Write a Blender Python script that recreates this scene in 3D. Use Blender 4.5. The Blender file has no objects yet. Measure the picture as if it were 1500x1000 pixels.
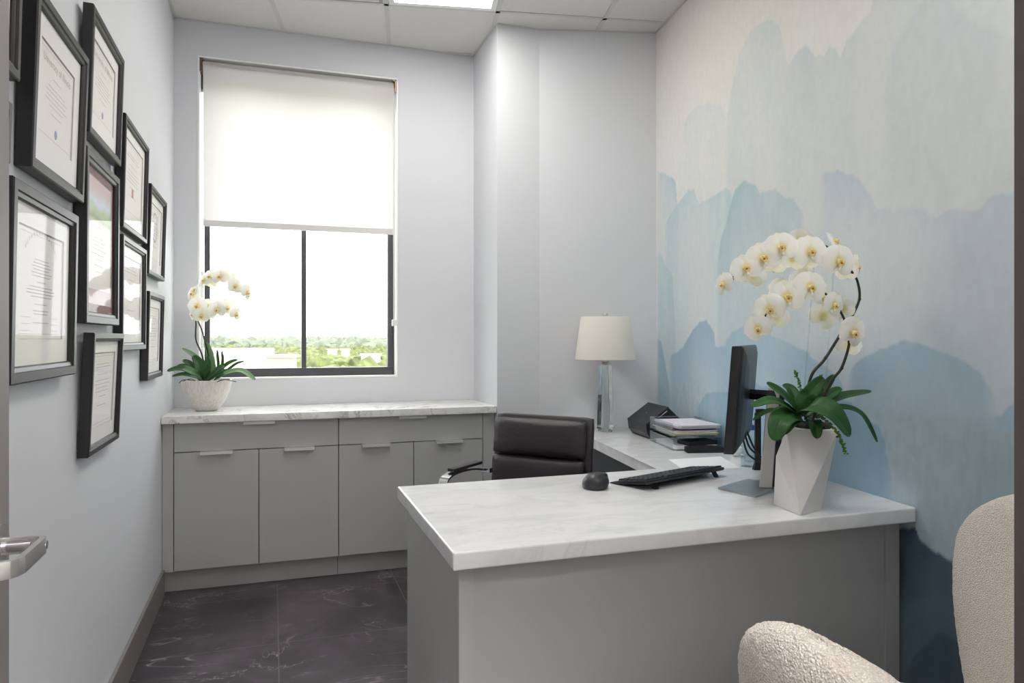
import bpy, bmesh, math, random
import numpy as np
from mathutils import Vector, Matrix, Euler
random.seed(7); RNG = np.random.RandomState(11)
PI = math.pi
scene = bpy.context.scene
COL = scene.collection

# ---------------------------------------------------------------- measuring
F = 1045.0; HOR = 495.0; CZ = 1.31
TH = math.atan(350 / 1045.0); S, Cc = math.sin(TH), math.cos(TH)
def ld(l, d, z=0.0): return Vector((S * d + Cc * l, Cc * d - S * l, z))
def at(px, py, d): return ld((px - 750) / F * d, d, CZ - (py - HOR) / F * d)
def onz(px, py, z): return at(px, py, (CZ - z) * F / (py - HOR))
def ratio(px):                                  # X / Y along the line of sight through column px
    u = (px - 750) / F
    return (S + Cc * u) / (Cc - S * u)
def depth(X, Y): return S * X + Cc * Y
ZC = 3.13                                        # ceiling
XL = -0.535; YB = 4.455
ZD = 0.78                                        # desk top

# ---------------------------------------------------------------- materials
def lin(h):
    h = h.lstrip('#'); o = []
    for i in (0, 2, 4):
        v = int(h[i:i + 2], 16) / 255
        o.append(v / 12.92 if v <= 0.04045 else ((v + 0.055) / 1.055) ** 2.4)
    return (*o, 1.0)
def mat(name, col, rough=0.5, metal=0.0, spec=0.5, **kw):
    m = bpy.data.materials.new(name); m.use_nodes = True
    b = m.node_tree.nodes['Principled BSDF']
    b.inputs['Base Color'].default_value = lin(col) if isinstance(col, str) else col
    b.inputs['Roughness'].default_value = rough
    b.inputs['Metallic'].default_value = metal
    b.inputs['Specular IOR Level'].default_value = spec
    for k, v in kw.items(): b.inputs[k.replace('_', ' ')].default_value = v
    return m
def N(m, t, **kw):
    n = m.node_tree.nodes.new(t)
    for k, v in kw.items():
        if k in n.inputs.keys(): n.inputs[k].default_value = v
        else: setattr(n, k, v)
    return n
def L(m, a, b): m.node_tree.links.new(a, b)
def bsdf(m): return m.node_tree.nodes['Principled BSDF']
def ramp(m, fac, stops):
    r = N(m, 'ShaderNodeValToRGB'); e = r.color_ramp.elements
    while len(e) < len(stops): e.new(0.5)
    for i, (p, c) in enumerate(stops):
        e[i].position = p; e[i].color = lin(c) if isinstance(c, str) else c
    L(m, fac, r.inputs[0]); return r
def coords(m, scale=(1, 1, 1), rot=(0, 0, 0), kind='Object'):
    t = N(m, 'ShaderNodeTexCoord'); mp = N(m, 'ShaderNodeMapping')
    mp.inputs['Scale'].default_value = scale; mp.inputs['Rotation'].default_value = rot
    L(m, t.outputs[kind], mp.inputs[0]); return mp.outputs[0]
def bump(m, height, strength=0.3, dist=0.002):
    b = N(m, 'ShaderNodeBump'); b.inputs['Strength'].default_value = strength; b.inputs['Distance'].default_value = dist
    L(m, height, b.inputs['Height']); L(m, b.outputs[0], bsdf(m).inputs['Normal'])
def noise(m, vec, scale, detail=4, rough=0.5, dist=0.0):
    n = N(m, 'ShaderNodeTexNoise'); n.inputs['Scale'].default_value = scale; n.inputs['Detail'].default_value = detail
    n.inputs['Roughness'].default_value = rough; n.inputs['Distortion'].default_value = dist
    L(m, vec, n.inputs['Vector']); return n.outputs['Fac']
def tinted(name, col, rough=0.5, amt=0.06, scale=3.0, bmp=0.0, bscale=200, **kw):
    m = mat(name, col, rough, **kw); v = coords(m)
    f = noise(m, v, scale, 3)
    c = lin(col); lo = tuple(x * (1 - amt) for x in c[:3]) + (1,); hi = tuple(min(1, x * (1 + amt)) for x in c[:3]) + (1,)
    r = ramp(m, f, [(0.3, lo), (0.7, hi)]); L(m, r.outputs[0], bsdf(m).inputs['Base Color'])
    if bmp: bump(m, noise(m, v, bscale, 2), bmp, 0.001)
    return m
M = {}
M['wall'] = tinted('wall_paint', '#d6d7db', 0.6, 0.012, 2.0, 0.06, 350, spec=0.3)
M['ceil'] = tinted('ceiling_tile', '#d9d7d4', 0.9, 0.02, 60, 0.25, 260, spec=0.1)
M['tbar'] = mat('ceiling_grid', '#c9c8c6', 0.5)
M['white'] = mat('white_trim', '#eeeeec', 0.45)
M['hall'] = mat('hall_paint', '#dcdad7', 0.7)
M['cab'] = tinted('grey_lacquer', '#b2b2b1', 0.42, 0.01, 2.0, 0.04, 500)
M['cabdark'] = mat('cabinet_inside', '#4c4d4c', 0.6)
M['char'] = tinted('charcoal_laminate', '#35383b', 0.5, 0.02)
M['base'] = mat('baseboard_grey', '#7e7a77', 0.45)
M['nickel'] = mat('brushed_nickel', '#d2d0cd', 0.3, 0.9)
M['pullm'] = mat('satin_nickel_pull', '#d9d8d6', 0.4, 0.35)
M['chrome'] = mat('chrome', '#dcdce0', 0.12, 1.0)
M['bronze'] = mat('bronze_bracket', '#7a6a58', 0.4, 0.8)
M['winframe'] = mat('window_frame_charcoal', '#4d4c50', 0.45)
M['blackframe'] = mat('black_picture_frame', '#1d1b1c', 0.42, 0.0, 0.6)
M['mat'] = mat('mat_board', '#efecea', 0.8)
M['matbevel'] = mat('mat_bevel', '#b9b3b0', 0.8)
M['maroon'] = mat('maroon_mat', '#6a2c30', 0.7)
M['paper'] = tinted('certificate_paper', '#efebe7', 0.7, 0.015, 6)
M['ink'] = mat('faded_ink', '#b8b3af', 0.8)
M['inkdark'] = mat('dark_ink', '#78716d', 0.8)
M['seal'] = mat('violet_seal', '#9d9bb8', 0.7)
M['black'] = mat('black_plastic', '#17181b', 0.35)
M['blackmat'] = mat('matt_black_plastic', '#1d1e21', 0.6)
M['key'] = mat('key_caps', '#34373d', 0.38)
M['monback'] = mat('monitor_back', '#20262c', 0.38)
M['mouse'] = mat('mouse_shell', '#2f3034', 0.42)
M['screen'] = mat('dark_screen', '#08090b', 0.12)
M['silver'] = mat('silver_aluminium', '#cbc7c4', 0.42, 0.45)
M['steel'] = mat('grey_steel_plate', '#a3a7aa', 0.3, 0.5)
M['pot'] = mat('white_faceted_ceramic', '#dcdad7', 0.55)
M['stem'] = tinted('orchid_stem', '#2f3022', 0.5, 0.2, 40)
M['soil'] = tinted('bark_moss', '#2b2118', 0.9, 0.5, 60)
M['catkin'] = tinted('green_seed_spike', '#4f7c22', 0.5, 0.3, 90)
M['shadefab'] = None
M['sheet'] = mat('white_paper', '#ecebee', 0.7)
M['cream'] = mat('cream_paper', '#ddd5bf', 0.75)
M['yellow'] = mat('yellow_tab', '#d3c23a', 0.7)
M['blue'] = mat('blue_cap', '#1f4f9a', 0.35)

# floor: dark marble tiles
m = M['floor'] = mat('dark_marble_tile', '#3a363a', 0.3)
v = coords(m)
base = ramp(m, noise(m, v, 2.2, 6, 0.6, 0.6), [(0.3, '#353238'), (0.5, '#474247'), (0.72, '#665f66')])
v2 = coords(m, (1, 1.6, 1), (0, 0, 0.5))
nz = noise(m, v2, 1.5, 5, 0.62, 1.6)
ab = N(m, 'ShaderNodeMath', operation='SUBTRACT'); L(m, nz, ab.inputs[0]); ab.inputs[1].default_value = 0.5
a2 = N(m, 'ShaderNodeMath', operation='ABSOLUTE'); L(m, ab.outputs[0], a2.inputs[0])
vein = ramp(m, a2.outputs[0], [(0.0, (1, 1, 1, 1)), (0.006, (0.15, 0.15, 0.15, 1)), (0.02, (0, 0, 0, 1))])
patch = ramp(m, noise(m, v, 3.1, 2), [(0.45, (0, 0, 0, 1)), (0.62, (1, 1, 1, 1))])
mul = N(m, 'ShaderNodeMath', operation='MULTIPLY'); L(m, vein.outputs[0], mul.inputs[0]); L(m, patch.outputs[0], mul.inputs[1])
mx = N(m, 'ShaderNodeMix', data_type='RGBA'); L(m, mul.outputs[0], mx.inputs[0]); L(m, base.outputs[0], mx.inputs[6]); mx.inputs[7].default_value = lin('#a39ea1')
# grout
sx = N(m, 'ShaderNodeSeparateXYZ'); t = N(m, 'ShaderNodeTexCoord'); L(m, t.outputs['Object'], sx.inputs[0])
g = []
for k, off in (('X', 0.02), ('Y', 3.83)):
    a = N(m, 'ShaderNodeMath', operation='SUBTRACT'); L(m, sx.outputs[k], a.inputs[0]); a.inputs[1].default_value = off - 6.07
    b = N(m, 'ShaderNodeMath', operation='MODULO'); L(m, a.outputs[0], b.inputs[0]); b.inputs[1].default_value = 0.607
    c = N(m, 'ShaderNodeMath', operation='LESS_THAN'); L(m, b.outputs[0], c.inputs[0]); c.inputs[1].default_value = 0.0035
    g.append(c)
mm = N(m, 'ShaderNodeMath', operation='MAXIMUM'); L(m, g[0].outputs[0], mm.inputs[0]); L(m, g[1].outputs[0], mm.inputs[1])
mx2 = N(m, 'ShaderNodeMix', data_type='RGBA'); L(m, mm.outputs[0], mx2.inputs[0]); L(m, mx.outputs[2], mx2.inputs[6]); mx2.inputs[7].default_value = lin('#77706d')
L(m, mx2.outputs[2], bsdf(m).inputs['Base Color'])

def marble(name, c0, c1, cv, strength, s=1.0):
    m = mat(name, c0, 0.16); v = coords(m, (1, 1, 1), (0, 0, 0.35))
    b = ramp(m, noise(m, coords(m, (1.2, 3.5, 2), (0, 0, -0.4)), 3.0 * s, 6, 0.65, 0.8), [(0.3, c1), (0.55, c0)])
    n = noise(m, coords(m, (1, 1.7, 1), (0, 0, -0.6)), 2.1 * s, 6, 0.65, 1.2)
    a = N(m, 'ShaderNodeMath', operation='SUBTRACT'); L(m, n, a.inputs[0]); a.inputs[1].default_value = 0.5
    a2 = N(m, 'ShaderNodeMath', operation='ABSOLUTE'); L(m, a.outputs[0], a2.inputs[0])
    r = ramp(m, a2.outputs[0], [(0.0, (strength,) * 3 + (1,)), (0.035, (0, 0, 0, 1))])
    p = ramp(m, noise(m, v, 2.4 * s, 2), [(0.42, (0, 0, 0, 1)), (0.65, (1, 1, 1, 1))])
    mu = N(m, 'ShaderNodeMath', operation='MULTIPLY'); L(m, r.outputs[0], mu.inputs[0]); L(m, p.outputs[0], mu.inputs[1])
    x = N(m, 'ShaderNodeMix', data_type='RGBA'); L(m, mu.outputs[0], x.inputs[0]); L(m, b.outputs[0], x.inputs[6]); x.inputs[7].default_value = lin(cv)
    L(m, x.outputs[2], bsdf(m).inputs['Base Color']); return m
M['marble'] = marble('desk_marble', '#e9e9ea', '#d9dadd', '#c4c6ca', 0.35)
M['marble2'] = marble('credenza_marble', '#ecebe8', '#d8d8d6', '#8f8b88', 0.9, 2.4)

# boucle
m = M['boucle'] = mat('boucle_fabric', '#f5efe8', 0.95, spec=0.1)
v = coords(m); vo = N(m, 'ShaderNodeTexVoronoi'); vo.inputs['Scale'].default_value = 300; L(m, v, vo.inputs['Vector'])
nn = noise(m, v, 180, 3, 0.6, 1.5)
ad = N(m, 'ShaderNodeMath', operation='SUBTRACT'); L(m, nn, ad.inputs[0]); L(m, vo.outputs['Distance'], ad.inputs[1])
bump(m, ad.outputs[0], 0.9, 0.004)
r = ramp(m, ad.outputs[0], [(0.0, '#e4dacf'), (0.35, '#fbf6f0')]); L(m, r.outputs[0], bsdf(m).inputs['Base Color'])
# leather
m = M['leather'] = mat('black_leather', '#2a2327', 0.33, spec=0.6); v = coords(m)
vo = N(m, 'ShaderNodeTexVoronoi'); vo.inputs['Scale'].default_value = 420; L(m, v, vo.inputs['Vector'])
n1 = noise(m, v, 14, 4, 0.6, 0.8)
ad = N(m, 'ShaderNodeMath', operation='MULTIPLY_ADD'); L(m, n1, ad.inputs[0]); ad.inputs[1].default_value = 5.0; L(m, vo.outputs['Distance'], ad.inputs[2])
bump(m, ad.outputs[0], 0.35, 0.0022)
# ceramic bowl with vertical glaze streaks
m = M['bowl'] = mat('streaked_glaze', '#dcd6d0', 0.3)
r = ramp(m, noise(m, coords(m, (110, 110, 5)), 1.2, 4, 0.6), [(0.3, '#cdc3ba'), (0.6, '#e4dfda')]); L(m, r.outputs[0], bsdf(m).inputs['Base Color'])
# leaves
def leafmat(name, a, b):
    m = mat(name, a, 0.42, spec=0.4); r = ramp(m, noise(m, coords(m), 9, 3), [(0.3, a), (0.7, b)])
    L(m, r.outputs[0], bsdf(m).inputs['Base Color']); bsdf(m).inputs['Subsurface Weight'].default_value = 0.0; return m
M['leaf'] = leafmat('orchid_leaf', '#1b421b', '#31622a')
M['leafpale'] = leafmat('pale_orchid_leaf', '#5d8a55', '#8fb083')
# petals : diffuse + translucent
def thin(name, col, fac):
    m = bpy.data.materials.new(name); m.use_nodes = True; nt = m.node_tree; nt.nodes.clear()
    o = nt.nodes.new('ShaderNodeOutputMaterial'); d = nt.nodes.new('ShaderNodeBsdfDiffuse'); t = nt.nodes.new('ShaderNodeBsdfTranslucent'); x = nt.nodes.new('ShaderNodeMixShader')
    d.inputs[0].default_value = t.inputs[0].default_value = lin(col); x.inputs[0].default_value = fac
    nt.links.new(d.outputs[0], x.inputs[1]); nt.links.new(t.outputs[0], x.inputs[2]); nt.links.new(x.outputs[0], o.inputs[0]); return m
def petalmat(name, col, fac, wash):
    m = thin(name, col, fac); nt = m.node_tree
    tc = nt.nodes.new('ShaderNodeTexCoord'); ln = nt.nodes.new('ShaderNodeVectorMath'); ln.operation = 'LENGTH'; nt.links.new(tc.outputs['Object'], ln.inputs[0])
    nz = nt.nodes.new('ShaderNodeTexNoise'); nz.inputs['Scale'].default_value = 160; nt.links.new(tc.outputs['Object'], nz.inputs['Vector'])
    ad = nt.nodes.new('ShaderNodeMath'); ad.operation = 'MULTIPLY_ADD'; nt.links.new(nz.outputs['Fac'], ad.inputs[0]); ad.inputs[1].default_value = .008; nt.links.new(ln.outputs['Value'], ad.inputs[2])
    r = nt.nodes.new('ShaderNodeValToRGB'); e = r.color_ramp.elements; e[0].position = .010; e[0].color = lin(wash); e[1].position = .024; e[1].color = lin(col)
    nt.links.new(ad.outputs[0], r.inputs[0])
    for n in nt.nodes:
        if n.type in ('BSDF_DIFFUSE', 'BSDF_TRANSLUCENT'): nt.links.new(r.outputs[0], n.inputs[0])
    return m
M['petal'] = petalmat('white_petal', '#fffefb', 0.4, '#f6e9a8')
M['petalback'] = petalmat('cream_petal', '#fbf9ea', 0.4, '#efe9b8')
M['lip'] = mat('yellow_lip', '#f2dd96', 0.5)
M['lipdot'] = mat('rust_throat', '#a8641f', 0.5)
M['shade'] = thin('roller_shade_fabric', '#d8d5d2', 0.42)
M['lampshade'] = thin('linen_lamp_shade', '#fbf9f3', 0.45)
# clear glazing: transparent with fresnel gloss
def pane(name, tint=(1, 1, 1, 1), ior=1.5, boost=1.0, rough=0.0):
    m = bpy.data.materials.new(name); m.use_nodes = True; nt = m.node_tree; nt.nodes.clear()
    o = nt.nodes.new('ShaderNodeOutputMaterial'); t = nt.nodes.new('ShaderNodeBsdfTransparent'); g = nt.nodes.new('ShaderNodeBsdfGlossy')
    geo = nt.nodes.new('ShaderNodeNewGeometry'); dot = nt.nodes.new('ShaderNodeVectorMath'); dot.operation = 'DOT_PRODUCT'
    nt.links.new(geo.outputs['Incoming'], dot.inputs[0]); nt.links.new(geo.outputs['Normal'], dot.inputs[1])
    def mth(op, a_, b_=None):
        n = nt.nodes.new('ShaderNodeMath'); n.operation = op; n.use_clamp = op == 'MULTIPLY_ADD'
        for i, v in enumerate((a_, b_)):
            if v is None: continue
            if isinstance(v, (int, float)): n.inputs[i].default_value = v
            else: nt.links.new(v, n.inputs[i])
        return n
    ab_ = mth('ABSOLUTE', dot.outputs['Value']); om = mth('SUBTRACT', 1.0, ab_.outputs[0]); p5 = mth('POWER', om.outputs[0], 5.0)
    f = mth('MULTIPLY_ADD', p5.outputs[0], .96 * boost); f.inputs[2].default_value = .04 * boost
    x = nt.nodes.new('ShaderNodeMixShader'); t.inputs[0].default_value = tint; g.inputs['Roughness'].default_value = rough
    nt.links.new(f.outputs[0], x.inputs[0]); nt.links.new(t.outputs[0], x.inputs[1]); nt.links.new(g.outputs[0], x.inputs[2]); nt.links.new(x.outputs[0], o.inputs[0]); return m
M['glass'] = pane('window_glass', (0.95, 0.96, 0.96, 1), 1.45)
M['picglass'] = pane('picture_glass', (1, 1, 1, 1), 1.5, 0.16, 0.02)
M['acrylic'] = pane('clear_acrylic', (0.9, 0.94, 0.95, 1), 1.5, 1.6, 0.02)
M['crystal'] = mat('crystal', '#f4fbfa', 0.02, 0, 0.5, Transmission_Weight=1.0, IOR=1.45)
def emis(name, col, s):
    m = bpy.data.materials.new(name); m.use_nodes = True; b = m.node_tree.nodes['Principled BSDF']
    b.inputs['Base Color'].default_value = lin(col); b.inputs['Emission Color'].default_value = lin(col); b.inputs['Emission Strength'].default_value = s; return m
M['lamp'] = emis('light_panel', '#fffdf8', 10.0)
M['frontfill'] = emis('front_fill_panel', '#fffdf8', 13.0)  # added unseen panel, brightens the chairs and the front of the room
M['hallfill'] = emis('hall_fill_panel', '#fffdfb', 52.0)  # added unseen panel, strong fill through the doorway
# outdoors
M['ground'] = tinted('ground_green', '#6f7a4a', 0.9, 0.3, 0.02)
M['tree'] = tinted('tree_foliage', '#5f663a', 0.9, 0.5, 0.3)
M['hazetree'] = tinted('haze_tinted_foliage', '#6c7462', 0.9, 0.25, 0.03)  # distance haze put into a paler, greyer foliage colour
M['render'] = mat('white_render', '#d8d2ce', 0.8)
M['roofw'] = mat('white_roof', '#f0eeee', 0.8)
M['beige'] = mat('beige_render', '#a89a90', 0.8)

# ---------------------------------------------------------------- mesh builder
class MB:
    def __init__(s): s.bm = bmesh.new()
    def v(s, p): return s.bm.verts.new(p)
    def face(s, pts, mi=0):
        f = s.bm.faces.new([s.v(p) for p in pts]); f.material_index = mi; return f
    def box(s, x0, x1, y0, y1, z0, z1, mi=0):
        P = [s.v((x, y, z)) for z in (z0, z1) for x, y in ((x0, y0), (x1, y0), (x1, y1), (x0, y1))]
        for q in ((3, 2, 1, 0), (4, 5, 6, 7), (0, 1, 5, 4), (1, 2, 6, 5), (2, 3, 7, 6), (3, 0, 4, 7)):
            s.bm.faces.new([P[i] for i in q]).material_index = mi
        return s
    def prism(s, poly, z0, z1, mi=0):
        a = [s.v((p[0], p[1], z0)) for p in poly]; b = [s.v((p[0], p[1], z1)) for p in poly]; n = len(poly)
        s.bm.faces.new(a[::-1]).material_index = mi; s.bm.faces.new(b).material_index = mi
        for i in range(n): s.bm.faces.new([a[i], a[(i + 1) % n], b[(i + 1) % n], b[i]]).material_index = mi
        return s
    def loft(s, rings, cap=True, closed=True, mi=0):
        R = [[s.v(p) for p in r] for r in rings]; n = len(R[0])
        for a, b in zip(R, R[1:]):
            for i in range(n if closed else n - 1):
                s.bm.faces.new([a[i], a[(i + 1) % n], b[(i + 1) % n], b[i]]).material_index = mi
        if cap and closed:
            s.bm.faces.new(R[0][::-1]).material_index = mi; s.bm.faces.new(R[-1]).material_index = mi
        return s
    def lathe(s, prof, c=(0, 0, 0), n=32, cap=True, mi=0):
        return s.loft([[(c[0] + r * math.cos(2 * PI * i / n), c[1] + r * math.sin(2 * PI * i / n), c[2] + z) for i in range(n)] for r, z in prof], cap, True, mi)
    def tube(s, path, r, n=8, mi=0):
        path = [Vector(p) for p in path]; rings = []; up = Vector((0.13, 0.21, 1)).normalized()
        for i, p in enumerate(path):
            t = (path[min(i + 1, len(path) - 1)] - path[max(i - 1, 0)]).normalized()
            a = t.cross(up)
            if a.length < 0.1: a = t.cross(Vector((1, 0, 0)))
            a.normalize(); b = t.cross(a); rr = r(i / (len(path) - 1)) if callable(r) else r
            rings.append([p + a * (rr * math.cos(2 * PI * k / n)) + b * (rr * math.sin(2 * PI * k / n)) for k in range(n)])
        return s.loft(rings, True, True, mi)
    def ball(s, c, r, sc=(1, 1, 1), seg=12, mi=0, rot=None):
        mt = Matrix.Translation(c) @ (rot.to_4x4() if rot else Matrix()) @ Matrix.Diagonal((r * sc[0], r * sc[1], r * sc[2], 1))
        g = bmesh.ops.create_uvsphere(s.bm, u_segments=seg, v_segments=max(6, seg // 2), radius=1, matrix=mt)
        for vv in g['verts']:
            for f in vv.link_faces: f.material_index = mi
        return s
    def bevel(s, w, seg=2):
        bmesh.ops.bevel(s.bm, geom=s.bm.edges[:], offset=w, segments=seg, profile=0.7, affect='EDGES', clamp_overlap=True); return s
    def add(s, o): 
        me = bpy.data.meshes.new('tmp'); o.bm.to_mesh(me); s.bm.from_mesh(me); bpy.data.meshes.remove(me); return s
    def xf(s, mt): bmesh.ops.transform(s.bm, matrix=mt, verts=s.bm.verts); return s
    def build(s, name, mats, parent=None, smooth=None, world=False, bev=0, seg=2):
        if bev: s.bevel(bev, seg)
        bmesh.ops.recalc_face_normals(s.bm, faces=s.bm.faces)
        if world and parent is not None: s.xf(wm(parent).inverted())
        me = bpy.data.meshes.new(name); s.bm.to_mesh(me); s.bm.free()
        for mm in (mats if isinstance(mats, (list, tuple)) else [mats]): me.materials.append(mm)
        if smooth is not None:
            for p in me.polygons: p.use_smooth = True
            me.set_sharp_from_angle(angle=math.radians(smooth))
        o = bpy.data.objects.new(name, me); COL.objects.link(o)
        if parent: o.parent = parent
        return o
def wm(o):
    mt = Matrix.LocRotScale(o.location, o.rotation_euler, o.scale)
    return wm(o.parent) @ mt if o.parent else mt
def tag(o, label=None, cat=None, group=None, kind=None):
    if label: o['label'] = label
    if cat: o['category'] = cat
    if group: o['group'] = group
    if kind: o['kind'] = kind
    return o
def thing(name, label, cat, loc=(0, 0, 0), rot=(0, 0, 0), group=None):
    o = bpy.data.objects.new(name, None); COL.objects.link(o); o.location = loc; o.rotation_euler = rot; o.empty_display_size = 0.05
    return tag(o, label, cat, group)
def struct(name, mb, m, **kw): return tag(mb.build(name, m, **kw), kind='structure')
def smoothpath(pts, k=6):
    pts = [Vector(p) for p in pts]; P = [pts[0]] + pts + [pts[-1]]; out = []
    for i in range(1, len(P) - 2):
        for j in range(k):
            t = j / k; a, b, c, d = P[i - 1:i + 3]
            out.append(0.5 * ((2 * b) + (c - a) * t + (2 * a - 5 * b + 4 * c - d) * t * t + (3 * b - a - 3 * c + d) * t ** 3))
    out.append(pts[-1]); return out

# ================================================================ SETTING
YF = 0.37                                        # front wall, room side
def murX(Y): return 1.912 + (Y - 1.714) * (2.167 - 1.912) / (3.763 - 1.714)
struct('floor', MB().box(-2.2, 3.2, -1.6, 4.7, -0.12, 0), M['floor'])
# ceiling slab + suspended grid
struct('ceiling', MB().box(-2.2, 3.2, -1.6, 4.7, ZC, ZC + 0.1), M['ceil'])
P0 = ld(-0.0785, 3.977, 0); gdir = math.atan(150 / 1045.0)   # grid turned a little from the view axis
gy = ld(-math.sin(gdir), math.cos(gdir)); gx = ld(math.cos(gdir), math.sin(gdir)); PITCH = 0.613
def gp(i, j, z=ZC): p = P0 + gx * (i * PITCH) + gy * (j * PITCH); return Vector((p.x, p.y, z))
room = [(XL, YF), (XL, YB), (1.231, YB), (1.231, 3.945), (1.490, 3.942), (2.167, 3.763), (murX(YF), YF)]
def inside(x, y):
    r = False; n = len(room)
    for i in range(n):
        (x0, y0), (x1, y1) = room[i], room[(i + 1) % n]
        if (y0 > y) != (y1 > y) and x < (x1 - x0) * (y - y0) / (y1 - y0) + x0: r = not r
    return r
g = MB()
def bar(a, b, w=0.012, h=0.004):
    n = 160; pts = [a.lerp(b, i / n) for i in range(n + 1)]; ins = [inside(p.x, p.y) for p in pts]
    i = 0; d = (b - a).normalized(); q = Vector((-d.y, d.x, 0)) * w
    while i <= n:
        if ins[i]:
            j = i
            while j < n and ins[j + 1]: j += 1
            p0, p1 = pts[i], pts[j]
            if (p1 - p0).length > 0.03: g.prism([(p0 - q)[:2], (p0 + q)[:2], (p1 + q)[:2], (p1 - q)[:2]], ZC - h, ZC - 0.0003)
            i = j + 1
        else: i += 1
for i in range(-6, 8): bar(gp(i, -8), gp(i, 3))
for j in range(-8, 3): bar(gp(-6, j), gp(7, j))
struct('trim_1', g, M['tbar'])
# perimeter angle of the ceiling grid
g = MB(); n = len(room)
for i in range(n):
    a, b = Vector((*room[i], 0)), Vector((*room[(i + 1) % n], 0)); d = (b - a).normalized(); q = Vector((d.y, -d.x, 0)) * 0.014
    g.prism([(a + d * 0.002)[:2], (b - d * 0.002)[:2], (b - d * 0.002 + q)[:2], (a + d * 0.002 + q)[:2]], ZC - 0.003, ZC - 0.0002)
struct('trim_2', g, M['tbar'])

struct('wall_left', MB().box(XL - 0.12, XL, YF - 0.12, YB + 0.2, 0, ZC), M['wall'])
# back wall with window opening
WX0, WX1, WZ0, WZ1 = -0.412, 0.743, 1.067, 2.934
w = MB()
w.box(XL, WX0, YB, YB + 0.2, 0, ZC); w.box(WX1, 1.231, YB, YB + 0.2, 0, ZC)
w.box(WX0, WX1, YB, YB + 0.2, 0, WZ0); w.box(WX0, WX1, YB, YB + 0.2, WZ1, ZC)
struct('wall_back', w, M['wall'])
struct('wall_alcove_side', MB().prism([(1.231, 3.945), (1.490, 3.942), (1.490, YB + 0.2), (1.231, YB + 0.2)], 0, ZC), M['wall'])
struct('wall_back_right', MB().prism([(1.490, 3.942), (2.167, 3.763), (2.3, 3.75), (2.3, 4.1), (1.490, 4.2)], 0, ZC), M['wall'])
# front wall with doorway
DX0, DX1, DZ = -0.455, 0.5165, 2.15
w = MB(); w.box(XL, DX0 - 0.05, YF - 0.12, YF, 0, ZC); w.box(DX1 + 0.05, 3.1, YF - 0.12, YF, 0, ZC); w.box(DX0 - 0.05, DX1 + 0.05, YF - 0.12, YF, DZ + 0.05, ZC)
struct('wall_front', w, M['wall'])
M['jamb'] = mat('taupe_door_frame', '#4b4643', 0.5)
w = MB()
w.box(DX1, DX1 + 0.05, YF - 0.13, YF + 0.01, 0, DZ); w.box(DX0 - 0.05, DX0, YF - 0.13, YF + 0.01, 0, DZ); w.box(DX0 - 0.05, DX1 + 0.05, YF - 0.13, YF + 0.01, DZ, DZ + 0.05)
struct('door_2', w, M['jamb'])
# hallway behind the camera
w = MB(); w.box(-2.2, 3.1, -1.7, -1.6, 0, ZC); w.box(-2.2, -2.1, -1.6, YF - 0.12, 0, ZC); w.box(3.0, 3.1, -1.6, YF - 0.12, 0, ZC); w.box(-2.1, XL - 0.12, YF - 0.12, YF, 0, ZC)
struct('wall_hallway', w, M['hall'])

# ---- mural wall: a finely divided plaster surface carrying a painted watercolour
def vnoise(x, y, seed):
    r = np.random.RandomState(seed).rand(64, 64)
    xi = np.floor(x).astype(int); yi = np.floor(y).astype(int); fx = x - xi; fy = y - yi
    fx = fx * fx * (3 - 2 * fx); fy = fy * fy * (3 - 2 * fy)
    a = r[yi % 64, xi % 64]; b = r[yi % 64, (xi + 1) % 64]; c = r[(yi + 1) % 64, xi % 64]; d = r[(yi + 1) % 64, (xi + 1) % 64]
    return (a * (1 - fx) + b * fx) * (1 - fy) + (c * (1 - fx) + d * fx) * fy
def fbm(x, y, seed, o=4):
    s = 0; a = 0.5; t = 0
    for k in range(o): s = s + a * vnoise(x * 2 ** k, y * 2 ** k, seed + k); t += a; a *= 0.5
    return s / t
def mpt(px, py):                                  # photograph point -> (Y, z) on the mural wall
    r = ratio(px); k = (2.167 - 1.912) / (3.763 - 1.714)
    Y = (1.912 - k * 1.714) / (r - k); X = r * Y; return Y, CZ - (py - HOR) / F * depth(X, Y)
NY, NZ = 560, 520
Yv = np.linspace(YF, 3.763, NY); Zv = np.linspace(0, ZC, NZ); YY, ZZ = np.meshgrid(Yv, Zv)
wob = (fbm(YY * 9, ZZ * 9, 3, 4) - 0.5); wob2 = (fbm(YY * 9 + 30, ZZ * 9, 5, 4) - 0.5); fine = (fbm(YY * 40, ZZ * 40, 9, 3) - 0.5)
streak = fbm(YY * 7, ZZ * 0.8, 21, 3); blotch = fbm(YY * 2.2, ZZ * 2.2, 33, 4); blot2 = fbm(YY * 4.5 + 9, ZZ * 3.0, 41, 4)
def H(c): return np.array(lin(c)[:3])
img = np.zeros((NZ, NY, 3)); tt = np.clip((ZZ - 1.5) / 1.7, 0, 1)[..., None]
img[:] = H('#d5dadb') * (1 - tt) + H('#dcd5cd') * tt
w_ = np.clip((streak - 0.45) * 3, 0, 1)[..., None] * 0.35
img = img * (1 - w_) + H('#c4d3d8') * w_ * (1 - tt) + img * w_ * tt
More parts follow.
